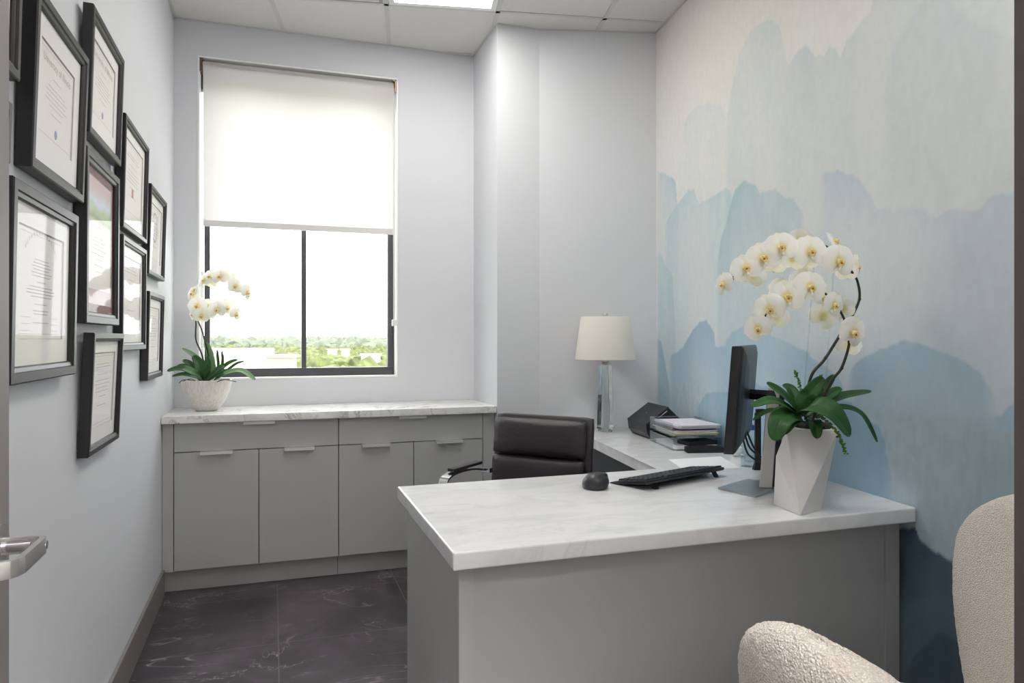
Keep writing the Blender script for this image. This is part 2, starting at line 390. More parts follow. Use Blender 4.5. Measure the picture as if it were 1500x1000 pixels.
def layer(pts, col, a0, a1, Lf, edge=0.012, amp=0.05, col2=None, dark=0.12, x0=None, x1=None, soft=0.05, floor_=None):
    """pigment below an outline; a0 at the outline, fading to a1 over Lf metres"""
    global img
    P = [mpt(*p) for p in pts]; P.sort()
    ys = np.array([p[0] for p in P]); zs = np.array([p[1] for p in P])
    Yw = YY + wob2 * amp * 0.6; f = np.interp(Yw, ys, zs) + wob * amp + fine * (amp * 0.25 + .012)
    d = f - ZZ
    e = np.clip(d / edge, 0, 1); e = e * e * (3 - 2 * e)
    fall = a1 + (a0 - a1) * np.exp(-np.clip(d, 0, None) / Lf)
    ya, yb = ys[0], ys[-1]
    side = np.clip((Yw - ya) / soft, 0, 1) * np.clip((yb - Yw) / soft, 0, 1)
    a = e * fall * side * (0.52 + 0.55 * blot2 + 0.40 * streak)
    if floor_ is not None:
        zf = np.interp(YY, *zip(*sorted(mpt(*p) for p in floor_)))
        a = a * np.clip((ZZ - zf + wob * 0.2) / 0.18, 0, 1)
    a = a + e * side * dark * 1.3 * np.exp(-np.clip(d, 0, None) / 0.012) * (a0 > 0.2)
    a = np.clip(a, 0, 1)[..., None]
    c = H(col)
    if col2 is not None:
        t = np.clip(d / (Lf * 2.2), 0, 1)[..., None]; c = H(col) * (1 - t) + H(col2) * t
    img = img * (1 - a) + c * a
# pale upper mountains
layer([(999, 215), (1003, 179), (1010, 163), (1027, 152), (1054, 152), (1062, 172), (1066, 260)], '#c9cfcd', .75, .1, .22)
layer([(1060, 220), (1064, 170), (1071, 125), (1086, 72), (1100, 42), (1122, 28), (1138, 30), (1145, 46), (1149, 70), (1156, 92), (1164, 76), (1179, 63), (1189, 72), (1193, 80), (1206, 78), (1215, 63), (1225, 74), (1231, 84), (1240, 57), (1255, 38), (1274, 19), (1278, -10), (1300, -40), (1500, -80), (1900, -150)], '#c6ccca', .85, .55, .7, amp=.03)
layer([(1142, 190), (1146, 140), (1152, 110), (1164, 80), (1179, 66), (1190, 76), (1194, 120), (1200, 240)], '#bdc4c9', .5, .15, .35, amp=.03)
layer([(1292, 160), (1298, 100), (1306, 60), (1330, 20), (1352, -10), (1372, -20), (1500, 60), (1800, 60)], '#b9c1c8', .5, .2, .6, amp=.05, edge=.05)
# middle teal / lavender range
layer([(961, 249), (974, 253), (989, 262), (991, 280), (996, 330)], '#9fbcc6', .8, .15, .18)
layer([(973, 370), (974, 345), (977, 320), (990, 300), (1004, 282), (1016, 276), (1020, 290), (1026, 295), (1039, 290), (1050, 282), (1062, 275), (1075, 290)], '#a3c0c8', .75, .12, .3, amp=.03)
layer([(1048, 400), (1056, 350), (1062, 330), (1070, 300), (1077, 275), (1090, 262), (1107, 270), (1113, 282), (1126, 277), (1136, 276), (1149, 289), (1160, 288), (1168, 300), (1175, 305), (1179, 333), (1182, 400)], '#a3bcc3', .95, .25, .35, amp=.02)
layer([(1197, 300), (1199, 252), (1212, 250), (1229, 250), (1259, 262), (1275, 280), (1286, 303), (1290, 330), (1292, 380)], '#acbccb', .88, .2, .2, amp=.03)
layer([(1270, 330), (1288, 302), (1316, 304), (1335, 302), (1350, 304), (1362, 315), (1373, 318), (1392, 304), (1411, 302), (1438, 300), (1450, 287), (1462, 280), (1484, 280), (1600, 300), (1900, 260)], '#b0bdc9', .88, .3, .35, amp=.03)
layer([(961, 360), (975, 386), (985, 402), (989, 470), (992, 620)], '#9fbfca', .6, .35, .5, amp=.03)
layer([(1050, 450), (1056, 400), (1080, 400), (1200, 400), (1290, 420), (1400, 430), (1500, 420), (1900, 430)], '#bccbd3', .55, .5, .6, amp=.2, edge=.3, dark=0)
# washed-out patches of bare ground between the ranges
pm = np.clip((fbm(YY * 3.1 + 4, ZZ * 1.3 + 2, 57, 4) - .50) * 5, 0, 1) * np.exp(-((ZZ - 1.62) / .35) ** 2) * .55
img = img * (1 - pm[..., None]) + H('#d3d6d6') * pm[..., None]
pm = np.clip((fbm(YY * 5.1 + 14, ZZ * 1.0 + 2, 63, 4) - .52) * 6, 0, 1) * np.clip((ZZ - 1.6) / .4, 0, 1) * .35
img = img * (1 - pm[..., None]) + H('#d9d8d2') * pm[..., None]
# blue peaks
layer([(961, 494), (968, 498), (974, 528), (980, 560), (984, 620)], '#8eb0c2', .85, .4, .3, amp=.02)
layer([(980, 540), (982, 520), (1000, 508), (1016, 480), (1025, 470), (1034, 466), (1046, 484), (1048, 506), (1062, 504), (1070, 516), (1078, 545)], '#99b4c6', .92, .35, .4, amp=.015)
layer([(1058, 504), (1072, 484), (1090, 474), (1100, 480), (1128, 486), (1152, 498), (1180, 512), (1196, 524), (1228, 548), (1245, 590)], '#9db9ca', .92, .3, .4, amp=.015)
layer([(1018, 608), (1022, 592), (1036, 574), (1060, 572), (1100, 575), (1140, 590), (1190, 610)], '#83a8bd', .8, .35, .3, amp=.02)
layer([(1240, 560), (1244, 548), (1248, 536), (1268, 520), (1300, 504), (1324, 497), (1348, 500), (1376, 512), (1400, 520), (1420, 532), (1440, 548), (1456, 578), (1462, 620)], '#9cb4c4', .98, .3, .35, amp=.015)
layer([(1440, 640), (1446, 610), (1470, 600), (1484, 584), (1520, 576), (1584, 570), (1700, 600), (1900, 590)], '#9bb5c6', .85, .5, .4, amp=.03)
# granulated band and lower body
layer([(1180, 560), (1240, 590), (1300, 596), (1340, 604), (1404, 610), (1484, 628), (1600, 640), (1900, 640)], '#a3b7c0', .85, .8, .5, amp=.04, col2='#bdd0dc')
gm = np.clip((mpt(1400, 600)[1] - ZZ) / .05, 0, 1) * np.clip((fbm(YY * 55, ZZ * 22, 77, 3) - .47) * 5, 0, 1) * np.clip(1 - (mpt(1400, 600)[1] - ZZ) / .7, 0, 1) * .16
img = img * (1 - gm[..., None]) + H('#6b8792') * gm[..., None]
layer([(1100, 560), (1216, 572), (1244, 588), (1268, 608), (1288, 624), (1296, 640), (1296, 656), (1304, 680), (1306, 728), (1308, 800)], '#86a7be', .95, .6, .35, amp=.02, col2='#a5c5d9', dark=.2)
# dark foot of the picture
layer([(961, 860), (1100, 800), (1240, 790), (1300, 772), (1324, 769), (1341, 770), (1348, 790), (1363, 800), (1378, 810), (1391, 817), (1400, 824), (1430, 850), (1500, 850), (1700, 870), (1900, 860)], '#3a566c', .95, .9, .8, amp=.02, col2='#4d6f87')
layer([(1318, 900), (1322, 870), (1336, 862), (1356, 868), (1372, 880), (1390, 930)], '#4f7a94', .6, .1, .2, amp=.08, edge=.1, dark=0)
layer([(1320, 1000), (1340, 950), (1378, 922), (1400, 930), (1417, 940), (1500, 960), (1800, 1000)], '#30495f', .6, .2, .5, amp=.04, edge=.02)
img = 1 - (1 - img) * .96
img *= (1 + 0.035 * (fbm(YY * 60, ZZ * 30, 91, 2) - .5) * 2 + 0.05 * (streak - .5))[..., None]
img = np.clip(img, 0, 1)
XX = 1.912 + (YY - 1.714) * (2.167 - 1.912) / (3.763 - 1.714)
co = np.stack([XX, YY, ZZ], -1).reshape(-1, 3)
nf = co.shape[0]
idx = np.arange(NY * NZ).reshape(NZ, NY)
fq = np.stack([idx[:-1, 1:], idx[:-1, :-1], idx[1:, :-1], idx[1:, 1:]], -1).reshape(-1, 4)
bk = [(murX(YF) + .12, YF, 0), (2.29, 3.763, 0), (murX(YF) + .12, YF, ZC), (2.29, 3.763, ZC)]
me = bpy.data.meshes.new('wall_right')
allco = np.vstack([co, np.array(bk)])
bf = [(nf, nf + 1, nf + 3, nf + 2)]
me.from_pydata(allco.tolist(), [], fq.tolist() + bf); me.update()
ca = me.color_attributes.new('paint', 'FLOAT_COLOR', 'POINT')
buf = np.ones((nf + 4, 4), dtype=np.float32); buf[:nf, :3] = img.reshape(-1, 3); ca.data.foreach_set('color', buf.ravel())
m = M['mural'] = mat('watercolour_mural', '#ffffff', 0.62, spec=0.25)
an = N(m, 'ShaderNodeAttribute'); an.attribute_name = 'paint'; L(m, an.outputs['Color'], bsdf(m).inputs['Base Color'])
bump(m, noise(m, coords(m), 260, 2), 0.08, 0.001)
me.materials.append(m); o = bpy.data.objects.new('wall_right', me); COL.objects.link(o); tag(o, kind='structure')

# baseboards
struct('baseboard_left', MB().box(XL + .0005, XL + 0.014, YF + .02, 3.988, 0, 0.135), M['base'], bev=.002)
k = MB(); a = Vector((murX(1.74) - .001, 1.74, 0)); b = Vector((murX(YF + .02) - .001, YF + .02, 0)); k.prism([a[:2], b[:2], (b.x - .013, b.y), (a.x - .013, a.y)], 0, .135)
struct('baseboard_right', k, M['base'])

# ================================================================ WINDOW
win = bpy.data.objects.new('window_1', None); COL.objects.link(win); win.location = (0.1655, YB + 0.1, WZ0); tag(win, kind='structure')
FY0, FY1 = YB + 0.105, YB + 0.165
def wbox(name, x0, x1, z0, z1, m, y0=FY0, y1=FY1, bev=.002): return MB().box(x0, x1, y0, y1, z0, z1).build(name, m, win, world=True, bev=bev)
e = .0008
wbox('bottom_rail', WX0 + .012, WX1 - .012, WZ0 + .012, WZ0 + .060, M['winframe'])
wbox('head_rail', WX0 + .012, WX1 - .012, WZ1 - .16, WZ1 - .012, M['winframe'])
wbox('side_stile', WX0 + .028, WX0 + .058, WZ0 + .061, WZ1 - .161, M['winframe'])
wbox('side_stile', WX1 - .05, WX1 - .012, WZ0 + .061, WZ1 - .161, M['winframe'])
wbox('mullion', .166, .194, WZ0 + .061, WZ1 - .161, M['winframe'])
wbox('pane', WX0 + .051, .165, WZ0 + .061, WZ1 - .161, M['glass'], FY0 + .03, FY0 + .034, 0)
wbox('pane', .195, WX1 - .051, WZ0 + .061, WZ1 - .161, M['glass'], FY0 + .03, FY0 + .034, 0)
wbox('reveal_liner', WX0 + e, WX0 + .011, WZ0 + .011, WZ1 - .011, M['white'], YB + .001, YB + .198, 0)
wbox('reveal_liner', WX1 - .011, WX1 - e, WZ0 + .011, WZ1 - .011, M['white'], YB + .001, YB + .198, 0)
wbox('window_sill', WX0 + e, WX1 - e, WZ0 + e, WZ0 + .0105, M['white'], YB + .001, YB + .198, 0)
wbox('reveal_liner', WX0 + e, WX1 - e, WZ1 - .0105, WZ1 - e, M['white'], YB + .001, YB + .198, 0)

# roller shade
rs = thing('roller_shade', 'white translucent roller shade pulled halfway down the office window', 'window shade', (0.166, YB + .035, 2.90))
SX0, SX1, SY = WX0 + .03, WX1 - .03, YB + .035
r = MB(); n = 20
MB().tube([(SX0 - .003, SY, 2.885), (SX1 + .003, SY, 2.885)], .028, 20).build('fabric_roll', M['shade'], rs, smooth=40, world=True)
f = MB(); f.face([(SX0, SY - .0287, 1.985), (SX1, SY - .0287, 1.985), (SX1, SY - .0287, 2.885), (SX0, SY - .0287, 2.885)]); f.build('shade_fabric', M['shade'], rs, world=True)
MB().box(SX0, SX1, SY - .034, SY - .023, 1.955, 1.990).build('hem_bar', mat('hem_bar_fabric', '#dedbd9', .6), rs, world=True, bev=.003)
for x0, x1 in ((WX0 + .012, WX0 + .022), (WX1 - .022, WX1 - .012)):
    b = MB(); b.box(x0, x1, SY - .034, SY + .03, 2.845, 2.92); xx = (x0 if x0 < 0 else x0 - .012)
    b.box(xx, xx + .02, SY - .034, SY + .02, 2.912, 2.921); b.build('bracket', M['bronze'], rs, world=True, bev=.0015)
ch = MB(); ch.tube([(WX1 - .03, SY - .034, 2.87), (WX1 - .03, SY - .036, 1.42)], .0022, 6); ch.tube([(WX1 - .022, SY - .03, 2.87), (WX1 - .022, SY - .033, 1.42)], .0022, 6)
ch.build('bead_chain', M['white'], rs, world=True)
MB().box(WX1 - .04, WX1 - .012, SY - .042, SY - .022, 1.385, 1.425).build('chain_tensioner', M['white'], rs, world=True, bev=.004)
sc = MB(); sc.box(WX0 + .0125, WX0 + .0265, YB + .085, YB + .099, WZ0 + .012, 1.70)
tag(sc.build('side_channel', M['white'], bev=.002), 'narrow white channel standing against the left window stile', 'window trim')

# ================================================================ CREDENZA
CY = 3.99
def pull(x, z, y, parent, w=.155):
    p = MB(); p.box(x - w / 2, x + w / 2, y - .022, y + .004, z, z + .003); p.box(x - w / 2, x + w / 2, y - .022, y - .019, z - .014, z + .003)
    return p.build('pull', M['pullm'], parent, world=True, bev=.0009)
def cabinet(x0, x1, fx0, fx1, label, dx, doors):
    root = thing('base_cabinet', label, 'cabinet', ((x0 + x1) / 2, CY + .2, 0), group='grey base cabinets along the window wall')
    b = MB(); b.box(x0 + .001, x1 - .001, CY + .02, YB - .003, .12, .874); b.build('body', M['cabdark'], root, world=True)
    MB().box(min(x0, fx0) + .002, max(x1, fx1) - .001, 4.056, 4.30, .001, .119).build('toe_kick', M['cab'], root, world=True)
    if fx0 < fx1: MB().box(fx0 + .0015, fx1 - .002, CY, CY + .3, .119, .874).build('filler_strip', M['cab'], root, world=True, bev=.0008)
    dr = MB().box(x0 + .002, x1 - .002, CY, CY + .019, .728, .872).build('drawer', M['cab'], root, world=True, bev=.0012)
    pull(dx, .8725, CY, dr)
    for a, c, px in doors:
        d = MB().box(a + .002, c - .002, CY, CY + .019, .122, .7235).build('door', M['cab'], root, world=True, bev=.0012)
        pull(px, .7240, CY, d)
def XatCY(px): return ratio(px) * (CY - .02)
cabinet(-.480, .339, XL + .0005, -.480, 'grey base cabinet under the window beside the picture wall, with drawer and two doors', XatCY(379.5), [(-.480, -.071, XatCY(317)), (-.071, .339, XatCY(439))])
cabinet(.339, 1.157, 1.157, 1.229, 'grey base cabinet behind the desk, right one of the window-wall pair', XatCY(605), [(.339, .752, XatCY(551.5)), (.752, 1.157, XatCY(659))])
t = MB().box(XL + .002, 1.229, 3.955, YB - .002, .8765, .915)
tag(t.build('credenza_worktop', M['marble2'], bev=.003, smooth=40), 'long veined white marble worktop on the grey cabinets below the window', 'worktop')

# ================================================================ DESK
w3 = lambda X: 3.942 + (X - 1.490) / (2.167 - 1.490) * (3.763 - 3.942)
poly = [(.4215, 1.715), (murX(1.715) - .003, 1.715), (murX(w3(2.16)) - .003, w3(2.158) - .004), (1.652, w3(1.652) - .004), (1.480, 2.549), (.4215, 2.549)]
t = MB().prism(poly, ZD - .046, ZD); 
tag(t.build('desk_worktop', M['marble'], bev=.006, seg=3, smooth=40), 'thick L-shaped white marble desk top running into the mural wall', 'desk top')
dk = thing('desk', 'grey lacquered desk body under the white marble top', 'desk', (1.18, 2.1, 0))
zt = ZD - .0465
MB().box(.450, .490, 1.770, 1.795, .0, zt).build('corner_stile', M['cab'], dk, world=True, bev=.001)
MB().box(.450, .475, 1.796, 2.51, .0, zt).build('side_panel', M['cab'], dk, world=True, bev=.001)
MB().box(.4905, 1.849, 1.782, 1.800, .0, zt).build('front_panel', M['cab'], dk, world=True)
MB().box(1.850, 1.905, 1.775, 1.800, .0, zt).build('corner_stile', M['cab'], dk, world=True, bev=.001)
rc = thing('side_cabinet', 'charcoal cabinet under the marble side worktop beside the leather chair', 'cabinet', (1.8, 3.1, 0))
MB().prism([(1.495, 2.56), (murX(2.56) - .012, 2.56), (murX(3.74) - .012, 3.74), (1.652, 3.74)], .08, zt).build('body', M['char'], rc, world=True, bev=.002)
MB().prism([(1.54, 2.58), (murX(2.58) - .012, 2.58), (murX(3.72) - .012, 3.72), (1.69, 3.72)], 0, .079).build('toe_kick', M['char'], rc, world=True)

# ================================================================ PICTURE FRAMES
def lettering(text, size, mat_, parent, loc):     # loc in frame-local (y, z, x)
    cu = bpy.data.curves.new('lettering', 'FONT'); cu.body = text; cu.size = size; cu.align_x = 'CENTER'; cu.align_y = 'CENTER'; cu.space_character = 1.05
    to = bpy.data.objects.new('tmp', cu); COL.objects.link(to); dg = bpy.context.evaluated_depsgraph_get(); dg.update()
    me = bpy.data.meshes.new_from_object(to.evaluated_get(dg)); bpy.data.objects.remove(to)
    me.transform(Matrix(((0, 0, 1, loc[2]), (1, 0, 0, loc[0]), (0, 1, 0, loc[1]), (0, 0, 0, 1)))); me.materials.clear(); me.materials.append(mat_)
    o = bpy.data.objects.new('lettering', me); COL.objects.link(o); o.parent = parent; return o
def frame(TL, TR, BR, BL, label, bw, mats, style, seed, T=.03):
    rnd = random.Random(seed); Xb = XL + T
    Y0 = Xb / ratio(BL[0]); Y1 = Xb / ratio(BR[0])
    zb = .5 * (CZ - (BL[1] - HOR) / F * depth(Xb, Y0) + CZ - (BR[1] - HOR) / F * depth(Xb, Y1))
    X0t = Y0 * ratio(TL[0]); X1t = Y1 * ratio(TR[0]); Xt = min(max((X0t + X1t) / 2, Xb), Xb + .05)
    zt_ = .5 * (CZ - (TL[1] - HOR) / F * depth(Xt, Y0) + CZ - (TR[1] - HOR) / F * depth(Xt, Y1))
    Hh = zt_ - zb; W = Y1 - Y0; ang = math.asin(min(.12, (Xt - Xb) / Hh))
    root = thing('picture_frame', label, 'framed certificate', (XL + .0015, (Y0 + Y1) / 2, zb), (0, ang, 0), group='black framed certificates on the left wall')
    w2 = W / 2
    # moulding: rings in (x, y, z)
    def ring(inset, x): return [(x, -w2 + inset, inset), (x, w2 - inset, inset), (x, w2 - inset, Hh - inset), (x, -w2 + inset, Hh - inset)]
    f = MB(); prof = [(0, 0.001), (0, T - .003), (.003, T), (bw * .62, T), (bw * .68, T - .004), (bw * .92, T - .006), (bw, T - .010), (bw, .004)]
    rings = [ring(a, x) for a, x in prof]; V = [[f.v(p) for p in r_] for r_ in rings]
    for a, b in zip(V, V[1:] + V[:1]):
        for i in range(4): f.bm.faces.new([a[i], a[(i + 1) % 4], b[(i + 1) % 4], b[i]])
    f.build('moulding', M['blackframe'], root)
    MB().box(.0012, .0035, -w2 + bw * .5, w2 - bw * .5, bw * .5, Hh - bw * .5).build('backing_board', M['mat'], root)
    mw = mats; iw = w2 - bw; ih0, ih1 = bw, Hh - bw
    # mat board: bevelled window
    mb = MB(); xm = T - .014
    o_ = [(xm, -iw, ih0), (xm, iw, ih0), (xm, iw, ih1), (xm, -iw, ih1)]
    q = [(xm, -iw + mw, ih0 + mw * 1.25), (xm, iw - mw, ih0 + mw * 1.25), (xm, iw - mw, ih1 - mw), (xm, -iw + mw, ih1 - mw)]
    bq = [(xm - .003, p[1] * (1 - .0025 / (iw - mw)), p[2]) for p in q]; bq = [(p[0], p[1], p[2] + (.0025 if i < 2 else -.0025)) for i, p in enumerate(bq)]
    V = [[mb.v(p) for p in r_] for r_ in (o_, q, bq)]
    for a, b, mi in ((V[0], V[1], 0), (V[1], V[2], 1)):
        for i in range(4): mb.bm.faces.new([a[i], a[(i + 1) % 4], b[(i + 1) % 4], b[i]]).material_index = mi
    mb.build('mat_board', [M['maroon'] if style == 'photo' else M['mat'], M['matbevel']], root)
    x = xm - .0035; pw = iw - mw; p0, p1 = q[0][2], q[2][2]; ph = p1 - p0
    pp = MB(); pp.box(x - .0008, x, -pw - .004, pw + .004, p0 - .004, p1 + .004); paper = pp.build('certificate', M['paper'], root)
    ly = MB(); xl = x + .0003
    def line(y0, y1, z, h=.0016): ly.face([(xl, y0, z), (xl, y1, z), (xl, y1, z + h), (xl, y0, z + h)])
    if style in ('illinois', 'illinois_small'):
        lettering('University of Illinois', pw * 2 * .095, M['ink'], paper, (0, p1 - ph * .15, xl))
        for k, (zz, ww) in enumerate([(.30, .25), (.40, .5), (.45, .62), (.50, .55), (.55, .66), (.60, .4), (.68, .3)]): line(-pw * ww, pw * ww, p1 - ph * zz)
        s = MB(); s.loft([[(xl + a, pw * .02 + ph * .05 * rr * math.cos(t_), p0 + ph * .14 + ph * .05 * rr * math.sin(t_)) for t_ in [i * PI / 12 for i in range(24)]] for rr, a in ((1, 0), (.9, .0005))]); s.build('seal', M['seal'], paper)
    elif style == 'arc':
        n_ = 15; hd_ = MB()
        for i in range(n_):
            a = math.radians(150 - i * 120 / (n_ - 1)); R_ = pw * .78; cy, cz = -R_ * math.cos(a) * -1, 0
            y = math.cos(a) * R_; z = p1 - ph * .36 + math.sin(a) * R_ * .62; y = -y if False else y
            hgt = ph * (.035 + .012 * rnd.random()); wd = pw * .045
            hd_.face([(xl, y - wd * .5, z), (xl, y - wd * .1, z), (xl, y + wd * .1, z + hgt), (xl, y - wd * .3, z + hgt)]); hd_.face([(xl, y + wd * .2, z), (xl, y + wd * .45, z), (xl, y + wd * .45, z + hgt * .7), (xl, y + wd * .2, z + hgt * .7)])
        hd_.build('heading', M['ink'], paper)
        for zz, ww in [(.27, .3), (.30, .35), (.33, .42), (.36, .35), (.39, .45), (.42, .4), (.475, .2), (.52, .5), (.55, .6), (.58, .62), (.61, .45), (.68, .25), (.74, .33), (.77, .3), (.85, .35)]: line(-pw * ww, pw * ww, p1 - ph * zz, .002)
        for sgn in (-1, 1):
            for zz in (.80, .86, .92): line(sgn * pw * .62 - pw * .18, sgn * pw * .62 + pw * .18, p1 - ph * zz, .0012)
    elif style == 'photo':
        m = mat('landscape_print', '#8fb07a', .5)
        g_ = N(m, 'ShaderNodeSeparateXYZ'); tc = N(m, 'ShaderNodeTexCoord'); L(m, tc.outputs['Generated'], g_.inputs[0])
        nz_ = noise(m, tc.outputs['Generated'], 5, 3); ad_ = N(m, 'ShaderNodeMath', operation='MULTIPLY_ADD'); L(m, nz_, ad_.inputs[0]); ad_.inputs[1].default_value = .35; L(m, g_.outputs['Z'], ad_.inputs[2])
        rr_ = ramp(m, ad_.outputs[0], [(.15, '#d8d2c8'), (.33, '#86a05e'), (.5, '#a9bf8a'), (.68, '#bfd0dc'), (.95, '#c9aeb0')]); L(m, rr_.outputs[0], bsdf(m).inputs['Base Color'])
        MB().box(x, x + .0006, -pw, pw, p0 + ph * .62, p1).build('landscape_print', m, paper)
        MB().box(x, x + .0006, -pw, pw, p0, p0 + ph * .12).build('lower_print', mat('lower_print', '#c9b7b4', .6), paper)
        for zz, ww in [(.47, .35), (.50, .5), (.53, .42), (.56, .55), (.60, .5), (.64, .3), (.69, .35), (.74, .2)]: line(-pw * ww, pw * ww, p1 - ph * zz, .002)
    else:
        for zz, ww in [(.16, .55), (.20, .62), (.30, .4), (.38, .6), (.43, .66), (.48, .5), (.53, .62), (.60, .3), (.72, .4)]: line(-pw * ww * (.9 + .2 * rnd.random()), pw * ww, p1 - ph * zz, .0018)
        if style == 'ring':
            rg_ = MB()
            R0 = pw * .4; zc_ = p0 + ph * .62
            for i in range(24):
                a, b = i * PI / 12, (i + 1) * PI / 12
                rg_.face([(xl, R0 * math.cos(a), zc_ + R0 * math.sin(a)), (xl, R0 * math.cos(b), zc_ + R0 * math.sin(b)), (xl, R0 * .88 * math.cos(b), zc_ + R0 * .88 * math.sin(b)), (xl, R0 * .88 * math.cos(a), zc_ + R0 * .88 * math.sin(a))])
        if style == 'ring': rg_.build('emblem', M['ink'], paper)
        if style == 'rust': MB().box(xl, xl + .0006, -pw * .08, pw * .08, p0 + ph * .28, p0 + ph * .40).build('seal', mat('rust_seal', '#b98a80', .6), paper)
    # thin ruled border of the certificate
    for (a, b, c, d) in ((-pw * .9, pw * .9, p0 + ph * .05, .001), (-pw * .9, pw * .9, p1 - ph * .05, .001)): line(a, b, c, d)
    ly.build('text_lines', M['ink'], paper)
    MB().box(T - .0115, T - .0100, -iw - .001, iw + .001, ih0 - .001, ih1 + .001).build('picture_glass', M['picglass'], root)
frame((59, -34), (128.6, 92), (122.4, 299), (46, 241.5), 'large black framed diploma with a violet seal, high on the left wall', .032, .052, 'illinois', 1, .034)
frame((138.5, 7), (181.3, 86), (177, 243), (131, 194), 'narrow black framed diploma with a violet seal, topmost of the farther column', .03, .04, 'illinois_small', 2)
frame((-10, -160), (33, -50), (29, 131), (-18, 60), 'black framed picture at the photo\'s top left corner, cut by the door edge', .03, .04, 'plain', 3)
frame((-12, 118), (18, 155), (14.5, 238), (-16, 222), 'black frame showing only a sliver beside the open door', .03, .03, 'plain', 4)
frame((126.5, 214), (176, 260), (174, 475.4), (126, 475), 'black framed certificate with a green landscape print and maroon mat', .036, .02, 'photo', 5, .034)
frame((185.4, 160), (218, 221), (215, 357), (180.3, 332), 'black framed certificate with a small rust mark, above the orchid-reflecting one', .026, .035, 'rust', 6)
frame((18, 256), (116.7, 316.3), (110.5, 547.5), (14, 564.5), 'large black framed diploma with an arched heading, lowest beside the door', .036, .045, 'arc', 7, .034)
frame((180, 343.4), (215.5, 365.5), (213.6, 512), (179, 513), 'black framed certificate whose glass reflects the desk orchid, mid-height on left wall', .03, .035, 'plain', 8)
frame((222.8, 267), (243.9, 297.6), (240.8, 411.4), (217.7, 401), 'small black framed certificate with a ring emblem, nearest the window wall and higher of two', .026, .035, 'ring', 9)
frame((219.4, 424.4), (240.8, 435), (238, 551), (215.8, 556), 'small black framed certificate closest to the orchid bowl, lower of two', .028, .035, 'plain', 10)
frame((139, 487), (181, 487.3), (174, 641), (129, 670.6), 'black framed certificate tilting forward, lowest on the left wall', .026, .035, 'plain', 11)

# ================================================================ DOOR
dr = bpy.data.objects.new('door_1', None); COL.objects.link(dr); dr.location = (-.42, .42, 0); tag(dr, kind='structure')
M['doorp'] = tinted('taupe_door_paint', '#827c79', .5, .01)
MB().box(-.445, -.400, .41, 1.337, .008, 2.14).build('door_leaf', M['doorp'], dr, world=True, bev=.0015)
hy = 1.275; hz = .993
rz = MB(); rz.tube([(-.3995, hy, hz), (-.391, hy, hz)], .034, 40); rz.build('rose', M['nickel'], dr, smooth=40, world=True, bev=0)
lv = MB(); prof = smoothpath([(-.391, hy), (-.360, hy), (-.342, hy - .002), (-.336, hy - .012), (-.334, hy - .05), (-.334, hy - .10), (-.340, hy - .124), (-.352, hy - .132), (-.392, hy - .134)], 5)
prof = [Vector((p[0], p[1], 0)) for p in [(-.391, hy, 0), (-.345, hy, 0), (-.3365, hy - .004, 0), (-.334, hy - .012, 0), (-.334, hy - .108, 0), (-.337, hy - .120, 0), (-.343, hy - .129, 0), (-.352, hy - .133, 0), (-.390, hy - .134, 0)]]
th = .0045; hh = .0125; rings = []
for i, p in enumerate(prof):
    t_ = (prof[min(i + 1, len(prof) - 1)] - prof[max(i - 1, 0)]).normalized(); nrm = Vector((-t_.y, t_.x, 0)) * th
    rings.append([(p.x - nrm.x, p.y - nrm.y, hz - hh), (p.x + nrm.x, p.y + nrm.y, hz - hh), (p.x + nrm.x, p.y + nrm.y, hz + hh), (p.x - nrm.x, p.y - nrm.y, hz + hh)])
lv.loft(rings); lever = lv.build('lever_handle', M['nickel'], dr, smooth=30, world=True, bev=.0012)
hk = MB(); hk.tube([(-.3302, hy - .010, hz), (-.3290, hy - .010, hz)], .0065, 20); hk.build('end_cap', M['chrome'], lever, world=True)
hk = MB(); hk.tube([(-.390, hy, hz), (-.352, hy, hz)], .010, 20); hk.build('spindle', M['chrome'], lever, smooth=40, world=True)

# ================================================================ CEILING FITTINGS
def troffer(i0, j0, i1, j1, label, m):
    c = (gp(i0, j0) + gp(i1, j1)) / 2; root = thing('ceiling_light', label, 'ceiling light', (c.x, c.y, ZC - .006), group='light panels in the office ceiling')
    def q(i, j, du, dv): p = P0 + gx * (i * PITCH + du) + gy * (j * PITCH + dv); return (p.x, p.y)
    i_ = .016; k_ = .045
    o_ = [q(i0, j0, i_, i_), q(i1, j0, -i_, i_), q(i1, j1, -i_, -i_), q(i0, j1, i_, -i_)]; n_ = [q(i0, j0, k_, k_), q(i1, j0, -k_, k_), q(i1, j1, -k_, -k_), q(i0, j1, k_, -k_)]
    f = MB()
    V = [[f.v((*p, z)) for p in r_] for r_, z in ((o_, ZC - .001), (o_, ZC - .008), (n_, ZC - .008), (n_, ZC - .002))]
    for a, b in zip(V, V[1:] + V[:1]):
        for k in range(4): f.bm.faces.new([a[k], a[(k + 1) % 4], b[(k + 1) % 4], b[k]])
    f.build('trim_ring', M['white'], root, world=True)
    MB().prism(n_, ZC - .005, ZC - .003).build('diffuser', m, root, world=True)
troffer(-1, -2, 0, 0, 'long white light panel set in the ceiling grid near the column', M['lamp'])
troffer(0, -5, 1, -4, 'added square fill panel, out of view in the ceiling above the guest chairs', M['frontfill'])
vt = thing('ceiling_vent', 'square grey louvred vent in the ceiling left of the light panel', 'vent', (*(gp(-2, -1) + (gp(-1, 0) - gp(-2, -1)) / 2)[:2], ZC - .006))
def gq(i, j, u, v_): p = P0 + gx * ((i + u) * PITCH) + gy * ((j + v_) * PITCH); return (p.x, p.y)
MB().prism([gq(-2, -1, .25, .03), gq(-2, -1, .97, .03), gq(-2, -1, .97, .965), gq(-2, -1, .25, .965)], ZC - .004, ZC - .001).build('vent_plate', mat('vent_grey', '#9b9a99', .6), vt, world=True)
